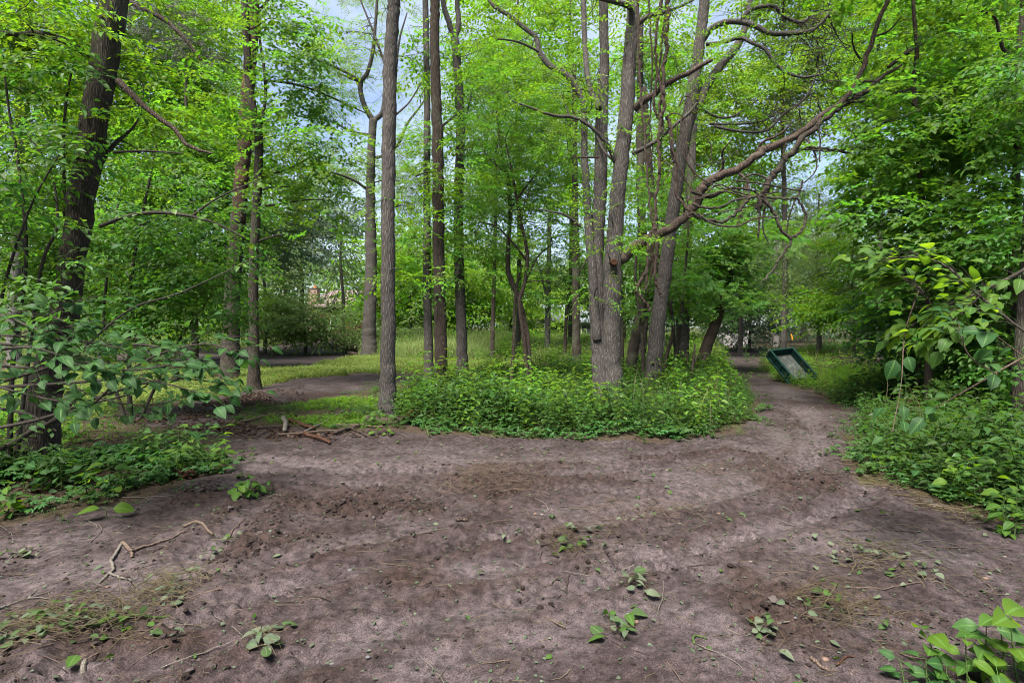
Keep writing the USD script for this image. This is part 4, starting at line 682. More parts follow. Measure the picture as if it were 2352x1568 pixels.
def cover(name, label, zone, per_m2, protos, mats, smin, smax, seed, keep=.0, avoid=True, lean=.12, pname='plant', zone_noise=.9, edge=0.0):
    rng = np.random.default_rng(seed); x0, y0, x1, y1 = zone.bounds
    n = int(zone.area * per_m2 * 1.6) + 3; out = []
    p = rng.uniform([x0, y0], [x1, y1], (int(n * (x1 - x0) * (y1 - y0) / max(zone.area, .1)), 2))
    p = p[shapely.contains_xy(zone, p[:, 0], p[:, 1])]
    if avoid:
        q = np.stack([p[:, 0], p[:, 1], 0 * p[:, 0]], 1)
        w1, w2 = (fbm(q * 1.7, 4, 31) - .5) * .55, (fbm(q * 1.7 + 50, 4, 32) - .5) * .55; sc = np.clip(np.hypot(p[:, 0], p[:, 1]) / 7, .35, 3)
        p = p[~shapely.contains_xy(DIRT, p[:, 0] + w1 * sc, p[:, 1] + w2 * sc) & ~shapely.contains_xy(CLEARING, p[:, 0] + w1 * 3.6, p[:, 1] + w2 * 3.6)]
        for mx, my, s, h in MOUNDS[:2]: p = p[(p[:, 0] - mx) ** 2 + (p[:, 1] - my) ** 2 > (1.0 * s) ** 2]
    q = np.stack([p[:, 0], p[:, 1], 0 * p[:, 0]], 1)
    f = fbm(q * zone_noise, 3, seed)
    p, f = p[f > keep], f[f > keep]
    n = int(zone.area * per_m2); p, f = p[:n], f[:n]
    P = np.stack([p[:, 0], p[:, 1], ground_z(p[:, 0], p[:, 1]) - .01], 1)
    S = rng.uniform(smin, smax, len(P)) * (.45 + 1.15 * f) * np.clip(.58 + shapely.distance(shapely.points(p), zone.boundary) * 1.0, .58, 1)
    pi = scatter('/World/' + name, protos, pname, LEAF[mats], P, upright(len(P), rng, lean), S, seed)
    tag(pi, label, None, None, 'stuff')
ISLAND = poly([(905, 972), (1000, 990), (1150, 998), (1350, 1005), (1500, 1008), (1620, 1000), (1700, 980), (1740, 955), (1730, 925), (1708, 890), (1684, 862), (1640, 842), (1500, 846), (1300, 856), (1200, 868), (1060, 888), (960, 905), (905, 925)])
RIGHT = poly([(1742, 852), (1800, 880), (1900, 914), (1978, 962), (1958, 1050), (2062, 1114), (2250, 1178), (2352, 1202), (2900, 1300), (2900, 880), (2400, 850), (2000, 816), (1800, 818), (1745, 834)])
LEFT = poly([(-700, 1300), (0, 1202), (230, 1160), (420, 1094), (528, 1086), (520, 1055), (470, 1040), (330, 1034), (200, 1036), (0, 1040), (-700, 1050)])
BRIGHT = poly([(1735, 856), (1800, 880), (1900, 908), (2060, 905), (2150, 880), (2100, 815), (1900, 806), (1780, 816)])
STRIP = poly([(540, 950), (600, 937), (700, 926), (800, 909), (905, 888), (908, 968), (850, 984), (700, 982), (560, 966)])
LAWN = poly([(150, 965), (330, 932), (500, 912), (600, 890), (700, 876), (800, 864), (900, 862), (1060, 866), (1200, 856), (1250, 832), (900, 822), (820, 820), (700, 840), (560, 842), (380, 834), (150, 830), (-100, 880)])
MEADOW = Polygon([(-7.5, 27.5), (-4, 25), (4, 23), (9.5, 25), (13, 33), (14, 44), (22, 58), (-12, 58), (-9, 34)])
FARLEFT = Polygon([(-34, 24), (-12, 30), (-9, 34), (-12, 56), (-50, 56)])
GLADE = poly([(1560, 818), (1640, 842), (1690, 860), (1735, 832), (1738, 816), (1830, 812), (2000, 815), (2100, 806), (1860, 803), (1720, 801), (1560, 808)])
cover('nettle_bed', 'dense green nettles covering the island of ground under the great tree', ISLAND, 62, NETTLE, 'weed', .75, 1.2, 101, .30)
cover('tall_herbs', 'taller pale tipped herbs standing out of the nettles under the great tree', ISLAND, 5, [plant_nettle(s, h, n, z) for s, h, n, z in ((51, .75, 7, .10), (52, .62, 6, .12))], 'weedbright', .7, 1.15, 121, .45)
cover('dead_stalks', 'thin dead stalks and grass blades among the nettles', ISLAND.union(RIGHT), 3, [plant_grass(s, 4, .6, .0035, .35, .10) for s in (61, 62)], 'straw', .5, 1.2, 122, .42)
cover('tall_herbs_001', 'taller broad leafed herbs among the weeds on the right', RIGHT.difference(BRIGHT), 5, [plant_nettle(s, h, n, z) for s, h, n, z in ((53, .7, 6, .12), (54, .55, 5, .14))], 'weed', .7, 1.2, 123, .45)
cover('ragged_edge', 'small ragged weeds straying onto the soil along its edges', ISLAND.union(RIGHT).union(LEFT).union(STRIP).buffer(.35), 7, WEED + CREEP, 'weed', .45, 1.0, 124, .46, avoid=False)
cover('bright_weeds', 'bright yellow green weeds along the back of the island of trees', poly([(1260, 862), (1700, 870), (1720, 900), (1640, 838), (1500, 842), (1380, 842), (1250, 846)]), 26, NETTLE, 'weed', .55, .95, 102, .38)
cover('creeper_bed', 'low five leaved creeper along the front edge of the nettles', poly([(905, 965), (1150, 985), (1350, 990), (1620, 985), (1735, 940), (1745, 965), (1620, 1010), (1350, 1012), (1000, 1000)]), 30, CREEP, 'cool', .8, 1.2, 103, .40)
cover('nettle_bed_001', 'dense green nettles and weeds covering the ground right of the right hand track', RIGHT.difference(BRIGHT), 58, NETTLE, 'weed', .8, 1.25, 104, .30)
cover('bright_weeds_001', 'bright green weeds round the fallen green box', BRIGHT, 50, NETTLE, 'weedbright', .45, .95, 105, .32)  # brighter leaf colour paints in light that this shaded spot lacks
cover('creeper_bed_001', 'low creeper edging the soil below the right hand nettles', poly([(1958, 1010), (2062, 1090), (2250, 1150), (2352, 1175), (2700, 1260), (2700, 1290), (2352, 1206), (2062, 1118), (1950, 1060)]), 36, CREEP, 'cool', .8, 1.2, 106, .40)
cover('left_undergrowth', 'patchy dark green weeds round the foot of the leaning trunk', LEFT, 60, NETTLE, 'weed', .7, 1.2, 107, .40)
cover('left_creeper', 'low creeper among brown litter at the left edge of the soil', LEFT, 44, CREEP, 'cool', .9, 1.25, 108, .42)
cover('bright_undergrowth', 'bright thin weeds behind the leaning trunk', poly([(-300, 1040), (150, 1030), (330, 1030), (300, 990), (200, 965), (-300, 930)]), 26, NETTLE, 'weedbright', .7, 1.1, 109, .40)
cover('strip_weeds', 'short weeds on the strip of ground between the soil and the curved track', STRIP, 60, WEED, 'weedbright', .45, .85, 110, .42)
cover('strip_nettles', 'taller dark weeds on the strip left of the foremost trunk', STRIP, 14, NETTLE, 'weed', .3, .6, 111, .52)
cover('short_grass', 'short yellow green grass beyond the curved track', LAWN, 75, WEED + GRASS, 'grass', .6, 1.15, 112, .32)
cover('meadow_grass', 'tall pale meadow grass beyond the trees', MEADOW, 22, TALL, 'meadow', .7, 1.2, 113, .34, zone_noise=.25)
cover('far_weeds', 'pale rough weeds and grass round the far bare patch on the left', FARLEFT, 14, TALL[:2] + NETTLE, 'meadow', .5, 1.0, 116, .36, zone_noise=.3)
cover('meadow_weeds', 'green weeds between the tall meadow grass', MEADOW, 7, NETTLE, 'weedbright', 1.2, 2.2, 114, .45, zone_noise=.25)
cover('glade_weeds', 'low green weeds at the far end of the right hand track', GLADE, 26, WEED + NETTLE, 'weed', .8, 1.3, 115, .42)

# ---- plants near enough to tell their leaves apart
def big_leaves(t, rng, spots, mats, size, hang=.3, W=.62, face=(0, -.15)):
    """spots: (point, direction). Every leaf is a mesh of its own with a petiole."""
    for p, d in spots:
        v, f, uv = leaf_big(rng, W * rng.uniform(.85, 1.15)); z = size * rng.uniform(.65, 1.2)
        d = unit(np.array(d) + rng.normal(0, .22, 3) + [0, 0, -hang * rng.uniform(.2, 1.3)])
        M = frame(d, np.array([rng.normal(0, .35) + face[0], rng.normal(0, .35) + face[1], 1.0]))
        o = p + d * z * .28
        stalk = tube(np.array([p, p + d * z * .15 + [0, 0, .006], o]), [.0022, .0016, .0014], 3)
        pts = o + (v * z) @ M.T
        m = join([(pts, f), stalk]); uv = np.vstack([uv, np.zeros((len(stalk[0]), 2))])
        part(t, 'leaf', m, mats[rng.integers(len(mats))], True, uv=uv)
def weed_plant(name, label, px, py, h, nodes, size, mats='fresh', seed=0, stems=1, lean=(0, 0), spread=.08, W=.62, group=None):
    rng = np.random.default_rng(seed + 500); t = thing(name, label, 'plant', group); x, y = spot(px, py)
    for k in range(stems):
        b = np.array([x + rng.normal(0, spread) * (k > 0), y + rng.normal(0, spread) * (k > 0), 0]); b[2] = ground_z(b[0], b[1]) - .01
        H = h * (1 if k == 0 else rng.uniform(.55, .95)); top = b + np.array([lean[0] * H + rng.normal(0, .10) * H, lean[1] * H + rng.normal(0, .10) * H, H])
        path = wander(b, top, 7, .03, rng); part(t, 'stem', tube(path, np.linspace(.0048, .002, 7), 5), BARK['stem'], True)
        sp = []
        for j in range(nodes):
            u = (j + 1) / nodes; p = path[min(6, int(round(u * 6)))]; a0 = rng.uniform(0, 6.3)
            for s in (0, math.pi): sp.append((p, (math.cos(a0 + s), math.sin(a0 + s), .25)))
        big_leaves(t, rng, sp, VEIN[mats], size * 1.15, .35, W, (0, -.5))
    return t
weed_plant('nettle_plant', 'large leafed pale green plant standing at the soil edge below the leaning trunk', 255, 1135, .36, 5, .125, 'fresh', 1, 2)
weed_plant('nettle_plant', 'two leafed seedling on bare soil in front of the large leafed pale green plant', 248, 1190, .10, 1, .12, 'fresh', 2)
weed_plant('nettle_plant', 'low bluish seedling between the leaning trunk and the large leafed plant', 205, 1110, .22, 3, .11, 'cool', 3, 2)
weed_plant('nettle_plant', 'tall leafy plant with drooping big leaves at the corner of the left undergrowth', 500, 1075, .48, 5, .085, 'fresh', 4, 3, spread=.1)
weed_plant('nettle_plant', 'leafy plant behind the rotten wood chunk on the left', 440, 1060, .42, 5, .08, 'green', 5, 3, spread=.12)
weed_plant('nettle_plant', 'bushy plant of broad leaves in front of the foremost trunk', 866, 1000, .36, 5, .085, 'fresh', 6, 2, spread=.06, W=.5)
weed_plant('nettle_plant', 'dark leafy plant left of the bushy plant before the foremost trunk', 845, 975, .28, 4, .08, 'green', 7, 2)
weed_plant('nettle_plant', 'round leafed plant right of the foremost trunk above the rotten log', 985, 945, .5, 6, .085, 'green', 8, 3, spread=.15)
weed_plant('nettle_plant', 'uprooted leafy seedling lying on soil right of the rotten wood chunk', 572, 1140, .16, 3, .09, 'fresh', 9, 3, spread=.06)
weed_plant('nettle_plant', 'smaller torn seedling leaning beside the uprooted leafy seedling', 618, 1128, .14, 3, .05, 'cool', 10, 2)
weed_plant('tall_seedling', 'thin straight seedling with four pale leaves at the foot of the great tree', 1402, 985, .62, 2, .13, 'fresh', 11, lean=(-.08, 0))
weed_plant('nettle_plant', 'plant with whitish broad leaves in the dark weeds right of the soil', 2070, 1092, .34, 4, .09, 'fresh', 12, 3, spread=.15)
for k, (px, py, h, lb) in enumerate([(2180, 1150, .34, 'upright plant with a pale tip at the near edge of the right hand nettles'), (2300, 1165, .45, 'tall pale plant with pointed leaves at the far right edge of the nettles'), (2240, 1130, .38, 'broad leafed plant second from the right edge among the nettles'), (2120, 1122, .24, 'low bluish plant spilling over the soil edge on the right'), (2330, 1230, .4, 'plant cut by the right edge of the picture above the bare soil')]):
    weed_plant('nettle_plant', lb, px, py, h, 5, .095, ('fresh', 'fresh', 'green', 'cool', 'fresh')[k], 20 + k, 3, spread=.14)
for k, (px, py, h, z, lb) in enumerate([(330, 1075, .42, .10, 'leafy herb under the low boughs, halfway between the leaning trunk and the soil corner'), (395, 1085, .36, .09, 'leafy herb just left of the orange brown rotten chunk'), (60, 1130, .30, .10, 'dark leafed herb left of the large leafed pale green plant'), (150, 1100, .34, .095, 'leafy herb in front of the small dark stump'), (20, 1180, .26, .085, 'low herb at the left edge of the picture above the soil'), (470, 1050, .5, .08, 'tall thin herb behind the drooping leafy plant at the undergrowth corner')]):
    weed_plant('leafy_herb', lb, px, py, h, 5, z, ('green', 'fresh', 'cool')[k % 3], 60 + k, 3, spread=.12)
weed_plant('corner_plant', 'big leafed plant in the bottom right corner', 2345, 1590, .34, 4, .12, 'fresh', 30, 2, (-.1, 0), .06)
weed_plant('corner_plant', 'leaning leafy shoots left of the big corner plant', 2225, 1600, .22, 4, .085, 'fresh', 31, 3, (-.1, .1), .07)
weed_plant('corner_plant', 'low five leaved shoots at the bottom edge beside the corner plants', 2130, 1585, .12, 3, .06, 'cool', 32, 3, (0, .1), .08)
weed_plant('corner_plant', 'single upright shoot between the two groups of corner plants', 2272, 1560, .26, 4, .09, 'green', 33, 1, (-.05, .1))

def leafy_bough(name, label, cat, boughs, n, size, mats, seed, barkmat, hang=.35, spread=.10, W=.6, face=(0, -.55)):
    """Boughs given as [(x, y, depth, width)...]; n leaves along them, each with its own twig."""
    rng = np.random.default_rng(seed + 700); t = thing(name, label, cat); paths = []
    for b in boughs:
        p = smooth_path(np.array([at(x, y, d) for x, y, d, w in b]), 22); w = smooth_path(np.array([[w / F * d / 2] * 3 for x, y, d, w in b]), 22)[:, 0]
        part(t, 'branch', tube(p, np.maximum(w, .0016), 7, .06, seed), BARK[barkmat], True); paths.append(p)
    sp, tw = [], []
    for k in range(n):
        p = paths[k % len(paths)]; i = rng.integers(4, 22); d = unit(p[min(21, i)] - p[i - 2]); a = rng.choice([-1, 1]) * rng.uniform(.5, 1.2)
        e = unit(np.array([d[0] * math.cos(a) - d[1] * math.sin(a), d[0] * math.sin(a) + d[1] * math.cos(a), d[2] * .5 + rng.normal(.05, .25)]))
        L = abs(rng.normal(0, spread)) * (1 if i < 19 else .3) + .01
        o = p[i] + e * L; w = wander(p[i], o, 4, .05, rng, .05); tw.append(tube(w, np.linspace(.0022, .0012, 4), 3)); sp.append((o, e))
    part(t, 'twigs', join(tw), BARK['twig'], True, kind='stuff')
    big_leaves(t, rng, sp, VEIN[mats], size, hang, W, face)
    return t
leafy_bough('mulberry_shrub', 'near leafy bough with large bright leaves reaching in from the right edge', 'shrub',
    [[(2500, 520, 3.4, 14), (2352, 620, 3.5, 9), (2240, 675, 3.6, 7), (2150, 715, 3.7, 5), (2060, 770, 3.8, 3)], [(2420, 800, 3.2, 10), (2352, 760, 3.3, 6), (2250, 680, 3.4, 6), (2170, 610, 3.5, 5), (2090, 590, 3.6, 4), (2000, 605, 3.65, 3)],
     [(2150, 715, 3.7, 4), (2110, 660, 3.7, 3), (2070, 640, 3.75, 2)], [(2250, 680, 3.4, 4), (2210, 720, 3.4, 3), (2140, 780, 3.5, 2)]], 240, .105, 'fresh', 1, 'twig', .25, .15, face=(0, -.22))
leafy_bough('mulberry_bough', 'pale bare stemmed bough with a few large bluish leaves below the near leafy bough', 'branch',
    [[(2480, 760, 3.0, 8), (2352, 820, 3.1, 5), (2230, 890, 3.2, 4), (2150, 935, 3.3, 2)], [(2290, 860, 3.15, 3), (2225, 815, 3.1, 3), (2200, 740, 3.1, 2)], [(2352, 820, 3.1, 3), (2300, 780, 3.1, 2), (2270, 760, 3.1, 2)], [(2120, 640, 3.8, 3), (2080, 760, 3.7, 3), (2070, 880, 3.6, 2), (2050, 990, 3.5, 2)]], 34, .12, 'cool', 2, 'stick', .5, .08)
leafy_bough('low_bough', 'low layered boughs of broad bluish leaves across the foot of the leaning trunk', 'branch',
    [[(-250, 800, 4.6, 12), (0, 840, 4.5, 8), (200, 850, 4.4, 6), (330, 870, 4.4, 4), (470, 905, 4.4, 3)], [(-250, 950, 4.4, 12), (60, 860, 4.3, 7), (170, 830, 4.3, 5), (300, 850, 4.3, 4), (430, 830, 4.4, 3)], [(-200, 760, 4.7, 9), (0, 770, 4.6, 6), (150, 780, 4.5, 5), (280, 800, 4.4, 3)],
     [(-100, 1000, 5.2, 9), (100, 960, 5.2, 8), (260, 900, 5.1, 6), (400, 870, 5.0, 4), (540, 885, 5.0, 2)], [(-200, 830, 4.2, 8), (40, 900, 4.1, 5), (180, 930, 4.1, 3)], [(200, 940, 5, 6), (330, 830, 5, 5), (470, 790, 5, 4), (560, 820, 5, 2)], [(150, 740, 4.3, 4), (120, 720, 4.3, 3), (190, 690, 4.2, 2)]], 295, .118, 'cool', 3, 'twig', .3, .24)
leafy_bough('low_bough', 'bluish leafed bough tips drooping over the curved track right of the leaning trunk', 'branch',
    [[(-200, 900, 5.4, 10), (150, 880, 5.3, 7), (330, 860, 5.2, 5), (440, 840, 5.2, 4), (545, 885, 5.2, 2)], [(-100, 780, 5.0, 9), (130, 800, 5.0, 6), (260, 790, 5.0, 5), (380, 800, 5.0, 4), (480, 850, 5.0, 2)], [(-150, 850, 4.1, 9), (20, 800, 4.1, 6), (120, 810, 4.1, 4), (220, 860, 4.1, 2)], [(150, 880, 5.3, 5), (250, 920, 5.2, 4), (350, 930, 5.2, 3), (430, 910, 5.2, 2)], [(-100, 700, 4.5, 8), (20, 730, 4.5, 5), (100, 760, 4.4, 4), (180, 745, 4.4, 2)]], 295, .112, 'cool', 13, 'twig', .3, .24)
leafy_bough('arching_bough', 'thin arching brown bough with few leaves across the upper left foliage', 'branch', [[(230, 520, 6.1, 9), (290, 497, 6, 8), (360, 488, 6, 8), (440, 497, 6, 7), (500, 515, 6, 5), (560, 545, 6, 2)], [(440, 497, 6, 6), (500, 455, 6, 4), (600, 410, 6, 3)], [(260, 350, 6.2, 6), (330, 347, 6.2, 5), (420, 352, 6.2, 3)], [(190, 800, 6, 5), (300, 710, 6, 5), (420, 670, 6, 4), (600, 585, 6, 2)]], 70, .085, 'green', 4, 'twig', .4, .16)
leafy_bough('root_bough', 'bare grey bough leaning across the base of the leaning trunk', 'branch', [[(-40, 1040, 5.7, 14), (20, 1022, 5.7, 14), (80, 985, 5.7, 11), (115, 970, 5.7, 10), (160, 930, 5.65, 8), (200, 900, 5.6, 6)], [(-20, 935, 5.9, 8), (60, 950, 5.8, 7), (110, 975, 5.75, 6), (130, 990, 5.7, 3)], [(110, 972, 5.7, 7), (200, 930, 5.6, 6), (310, 900, 5.5, 4), (380, 850, 5.5, 2)]], 26, .07, 'green', 5, 'twig', .4, .12)


# ------------------------------------------------------------------ vines and dead wood in the trees
def ropes(name, label, cat, rows, bark_, seed, pname='stem', rough=.16):
    """rows: (depth, width, [(x, y)...]) or with a depth change at the end."""
    t = thing(name, label, cat); rng = np.random.default_rng(seed + 900)
    for r in rows:
        Y, w, pts = r[:3]; dY = r[3] if len(r) > 3 else 0.0
        p = np.array([at(a, b, Y + dY * k / max(1, len(pts) - 1)) for k, (a, b) in enumerate(pts)])
        q = smooth_path(p, max(12, 7 * len(pts))); rad = w / F * Y / 2 * np.linspace(1.05, .75, len(q)); q += rng.normal(0, .5, q.shape) * rad[:, None] * .7
        part(t, pname, tube(q, rad, 8 if w > 5 else 5, rough, seed), BARK[bark_], True)
    return t
Z3 = lambda *p: [(1098 + x * .35, y * .35) for x, y in p]
Z7 = lambda *p: [(1098 + x * .35, 470 + y * .35) for x, y in p]
Z4 = lambda *p: [(1725 + x * .35, y * .35) for x, y in p]
ropes('grape_vine', 'thick shaggy grape vines hanging between the great tree and the vine hung trunk', 'vine', [
    (10.0, 9, Z3((1250, -80), (1245, 90), (1235, 250), (1240, 330), (1220, 430), (1215, 560), (1222, 700), (1200, 780), (1185, 900), (1190, 1050), (1185, 1200), (1165, 1330), (1160, 1540)), -.2),
    (10.1, 7, Z3((1215, -80), (1200, 20), (1170, 200), (1165, 350), (1175, 500), (1155, 650), (1165, 740), (1195, 790))),
    (9.9, 6, Z3((1045, -60), (1050, 50), (1055, 400), (1070, 620), (1085, 800), (1100, 1000), (1110, 1150), (1130, 1350), (1152, 1500)), -.1),
    (10.3, 4, Z3((1120, -60), (1130, 200), (1142, 450), (1130, 800), (1145, 950), (1130, 1080))), (10.1, 8, Z3((1240, 760), (1265, 850), (1278, 1000), (1300, 1130), (1305, 1280), (1340, 1330), (1385, 1390)), -.3),
    (10.0, 5, Z3((1255, 860), (1280, 1000), (1340, 1130), (1400, 1240), (1435, 1262)), -.3), (9.95, 6, Z3((1180, 500), (1205, 600), (1190, 720), (1215, 820), (1195, 960))), (10.05, 5, Z3((1225, 100), (1205, 300), (1190, 480), (1205, 640), (1180, 760))),
    (9.8, 9, Z7((1150, 150), (1140, 330), (1095, 450), (1045, 550), (1060, 600), (1105, 650), (1130, 700))), (9.75, 8, Z7((1165, 150), (1170, 320), (1160, 480), (1185, 550), (1205, 605))), (9.7, 7, Z7((1135, 170), (1115, 300), (1110, 420), (1100, 570))), (9.8, 6, Z7((1175, 170), (1185, 260), (1150, 380), (1130, 520))),
    (9.7, 4, Z3((1330, 770), (1345, 1000), (1420, 1130), (1500, 1190), (1560, 1180))), (9.8, 3, Z3((1240, 760), (1290, 745), (1350, 780), (1370, 900), (1375, 1060), (1430, 1170))), (9.9, 3, Z3((1320, 700), (1345, 640), (1390, 640), (1420, 720), (1440, 740))), (9.6, 3, Z3((1310, 800), (1300, 1000), (1260, 1080), (1200, 1050), (1150, 1060))),
    (9.7, 3, Z3((1380, 1000), (1450, 1090), (1520, 1060), (1530, 960), (1490, 900))), (9.6, 3, Z3((1300, 1080), (1230, 1170), (1190, 1210), (1150, 1160))), (9.6, 3, Z3((1345, 1330), (1390, 1300), (1400, 1200), (1440, 1160), (1600, 1240), (1690, 1180)))], 'vine', 1)
ropes('fallen_vine_tangle', 'dark tangle of bent vines looping under the right end of the broken limb', 'vine', [
    (9.6, 7, [(1588, 440), (1606, 446), (1637, 452), (1675, 434), (1725, 437), (1746, 450)], .1), (9.7, 6, [(1746, 452), (1790, 455), (1830, 452), (1844, 413)]), (9.5, 8, [(1590, 488), (1600, 496), (1623, 504), (1658, 509), (1693, 487), (1718, 459), (1740, 448)]), (9.6, 6, [(1590, 470), (1640, 478), (1690, 460), (1745, 450)]),
    (9.5, 7, [(1752, 455), (1778, 490), (1792, 525), (1812, 542), (1837, 535), (1851, 504), (1847, 483), (1830, 455)]), (9.5, 6, [(1812, 540), (1815, 560), (1793, 590), (1775, 620), (1753, 646)]), (9.6, 6, [(1742, 452), (1744, 500), (1741, 546)]), (9.7, 4, [(1828, 455), (1812, 500), (1806, 540)]), (9.6, 4, [(1760, 455), (1752, 520), (1765, 560)]), (9.6, 5, [(1600, 460), (1660, 440), (1720, 452), (1790, 440)]), (9.4, 5, [(1604, 492), (1640, 515), (1690, 520), (1740, 500), (1790, 500)]),
    (9.7, 4, [(1690, 415), (1720, 418), (1800, 432), (1850, 440)]), (9.6, 3, [(1580, 500), (1640, 490), (1720, 475), (1780, 462)]), (9.6, 4, [(1610, 455), (1650, 425), (1690, 440), (1735, 452)]), (9.6, 3, [(1846, 420), (1868, 400), (1880, 380)]), (9.5, 4, [(1878, 286), (1884, 330), (1882, 372)]), (9.6, 4, [(1805, 330), (1800, 350), (1795, 395)])], 'dark', 2)
ropes('hung_limb', 'dark straight dead limb lying under and along the great broken limb', 'branch', [(9.8, 15, [(1738, 478), (1770, 415), (1805, 364), (1865, 297), (1935, 243), (1995, 205)]), (9.8, 7, [(1805, 364), (1850, 340), (1900, 342), (1950, 352)]), (9.8, 5, [(1845, 342), (1900, 348), (1960, 342), (2010, 338)]), (9.8, 5, [(1770, 415), (1730, 400), (1690, 420)])], 'dark', 3, 'branch', .1)
t = thing('dead_branch_spray', 'tangle of thin crooked dead twigs in front of the leafy wall beneath the great limb', 'branch'); rng = np.random.default_rng(404)
for cx_, cy_, rx_, ry_, n_ in ((1960, 320, 90, 50, 16), (1800, 270, 90, 60, 16), (1880, 130, 90, 70, 14), (1720, 400, 70, 50, 10), (1600, 380, 60, 80, 10)):
    for k in range(n_):
        a = at(cx_ + rng.normal(0, rx_ * .5), cy_ + rng.normal(0, ry_ * .5), 9.5 + rng.normal(0, .4)); d = np.array([rng.normal(.35, .45), rng.normal(0, .3), rng.normal(.05, .28)])
        w_ = wander(a, a + d, 9, .09, rng, rng.normal(0, .1)); part(t, 'twig', join([tube(w_, np.linspace(.010, .003, 9) * rng.uniform(.5, 1.2), 4)] + [tube(wander(w_[q], w_[q] + rng.normal(0, .16, 3), 5, .1, rng), np.linspace(.004, .0015, 5), 3) for q in (2, 4, 6, 7)]), BARK['twig'], True)

# ------------------------------------------------------------------ things among the trees
def bar(o, u, v, w):
    """A box from corner o along u, v, w."""
    p = np.array([o + a * np.array(u) + b * np.array(v) + c * np.array(w) for a in (0, 1) for b in (0, 1) for c in (0, 1)])
    f = np.array([[0, 1, 3, 2], [4, 6, 7, 5], [0, 4, 5, 1], [2, 3, 7, 6], [0, 2, 6, 4], [1, 5, 7, 3]])
    if np.dot(np.cross(u, v), w) < 0: f = f[:, ::-1]
    return p, np.vstack([f[:, [0, 1, 2]], f[:, [0, 2, 3]]])
def plain(name, c, rough=.7, worn=None, scale=6, spec=.3):
    return mat(name, {"g": ("geometry", {}), "mp": ("mapping", {"scale": (scale * 3, scale * 3, scale)}), "n": ("noise_texture", {"scale": 1.0, "detail": 6, "roughness": .65}), "r": ("rgb_ramp", {"ramp": [(.35, tuple(x * .6 for x in c)), (.55, c), (.72, worn or tuple(min(1, x * 1.3) for x in c))]}),
        "b": ("bump", {"strength": .3, "distance": .01}), "p": ("principled_bsdf", {"roughness": rough, "specular_ior_level": spec})}, [("g.position", "mp.vector"), ("mp.vector", "n.vector"), ("n.fac", "r.fac"), ("r.color", "p.base_color"), ("n.fac", "b.height"), ("b.normal", "p.normal")], surface="p.BSDF")
GREEN, PLANK = plain('green_paint', (0.004, 0.024, 0.019), .75, (0.007, 0.038, 0.031), spec=.15), plain('grey_plank', (0.05, 0.058, 0.052), .85, (0.13, 0.135, 0.12), 3)
t = thing('garden_box', 'open dark green box with grey plank floor, tipped up in weeds beside the track', 'box')
O = at(1818, 882, 15.2); u = np.array([-.22, .85, .70]); L = np.linalg.norm(u); u /= L; w = np.array([1.0, .05, 0]); w = unit(w - u * (w @ u)); nn = np.cross(w, u); W = .66
nn = nn if nn[2] > 0 else -nn
for k in range(4): part(t, 'floor_plank', bar(O + w * (.012 + k * (W - .024) / 4), w * ((W - .024) / 4 - .006), u * (L - .02), nn * .02), PLANK)
for nm, o, a, b, c in (('side_wall', O - w * .03 - nn * .03, w * .03, u * L, nn * .24), ('side_wall', O + w * W - nn * .03, w * .03, u * L, nn * .24), ('end_wall', O + u * (L - .02) - w * .027 - nn * .028, w * (W + .054), u * .03, nn * .235), ('end_wall', O - u * .03 - w * .027 - nn * .028, w * (W + .054), u * .03, nn * .235)): part(t, nm, bar(o, a, b, c), GREEN)
for nm, o, a, b in (('rim', O - w * .05 + nn * .212, w * .062, u * (L + .02)), ('rim', O + w * (W - .012) + nn * .212, w * .062, u * (L + .02)), ('rim', O + u * (L - .022) - w * .047 + nn * .214, w * (W + .094), u * .055)): part(t, nm, bar(o, a, b, nn * .022), GREEN)
for k in (.18, .45, .72, .97): part(t, 'rib', bar(O + u * L * k - w * .056 - nn * .02, w * .024, u * .05, nn * .228), GREEN)
part(t, 'lower_rail', bar(O - w * .062 - nn * .045, w * .03, u * (L + .05), nn * .05), GREEN)
part(t, 'bracket', bar(O + u * (L + .01) - w * .075 + nn * .10, w * .03, u * .07, nn * .12), PLANK)

BRICK = mat('old_brick', {"g": ("geometry", {}), "s": ("separate_xyz", {}), "c": ("combine_xyz", {}), "b": ("brick_texture", {"color1": (.13, .075, .06), "color2": (.19, .11, .085), "mortar": (.22, .19, .17), "scale": 2.2, "mortar_size": .012}), "p": ("principled_bsdf", {"roughness": .9})},
    [("g.position", "s.vector"), ("s.x", "c.x"), ("s.z", "c.y"), ("c.vector", "b.vector"), ("b.color", "p.base_color")], surface="p.BSDF")
REDWALL, ROOF, POT, BEIGE, WHITE, SLATE, GLASS = plain('dark_red_boards', (.075, .022, .016)), plain('pinkish_shingles', (.12, .09, .085), .9, None, 3), plain('orange_clay', (.34, .10, .04)), plain('beige_boards', (.22, .20, .18)), plain('white_trim', (.42, .42, .42)), plain('blue_grey_roof', (.11, .125, .14), .8), plain('window_glass', (.03, .035, .04), .1, None, 2, .6)
def gable(x0, x1, y0, y1, z0, z1, over=.4):
    ym = (y0 + y1) / 2; a, b, c, d = x0 - over, x1 + over, y0 - over, y1 + over
    v = np.array([[a, c, z0], [b, c, z0], [b, d, z0], [a, d, z0], [a, ym, z1], [b, ym, z1]], float)
    v = np.vstack([v, v + [0, 0, -.15]]); f = [[0, 1, 5], [0, 5, 4], [2, 3, 4], [2, 4, 5], [6, 11, 7], [6, 10, 11], [8, 10, 9], [8, 11, 10]]
    for e in ((0, 1), (1, 5), (5, 2), (2, 3), (3, 4), (4, 0)): f += [[e[0], e[0] + 6, e[1] + 6], [e[0], e[1] + 6, e[1]]]
    return v, np.array(f)
t = thing('brick_house', 'dark red house with pinkish shingle roof and brick chimney, half hidden behind the large bush', 'house')
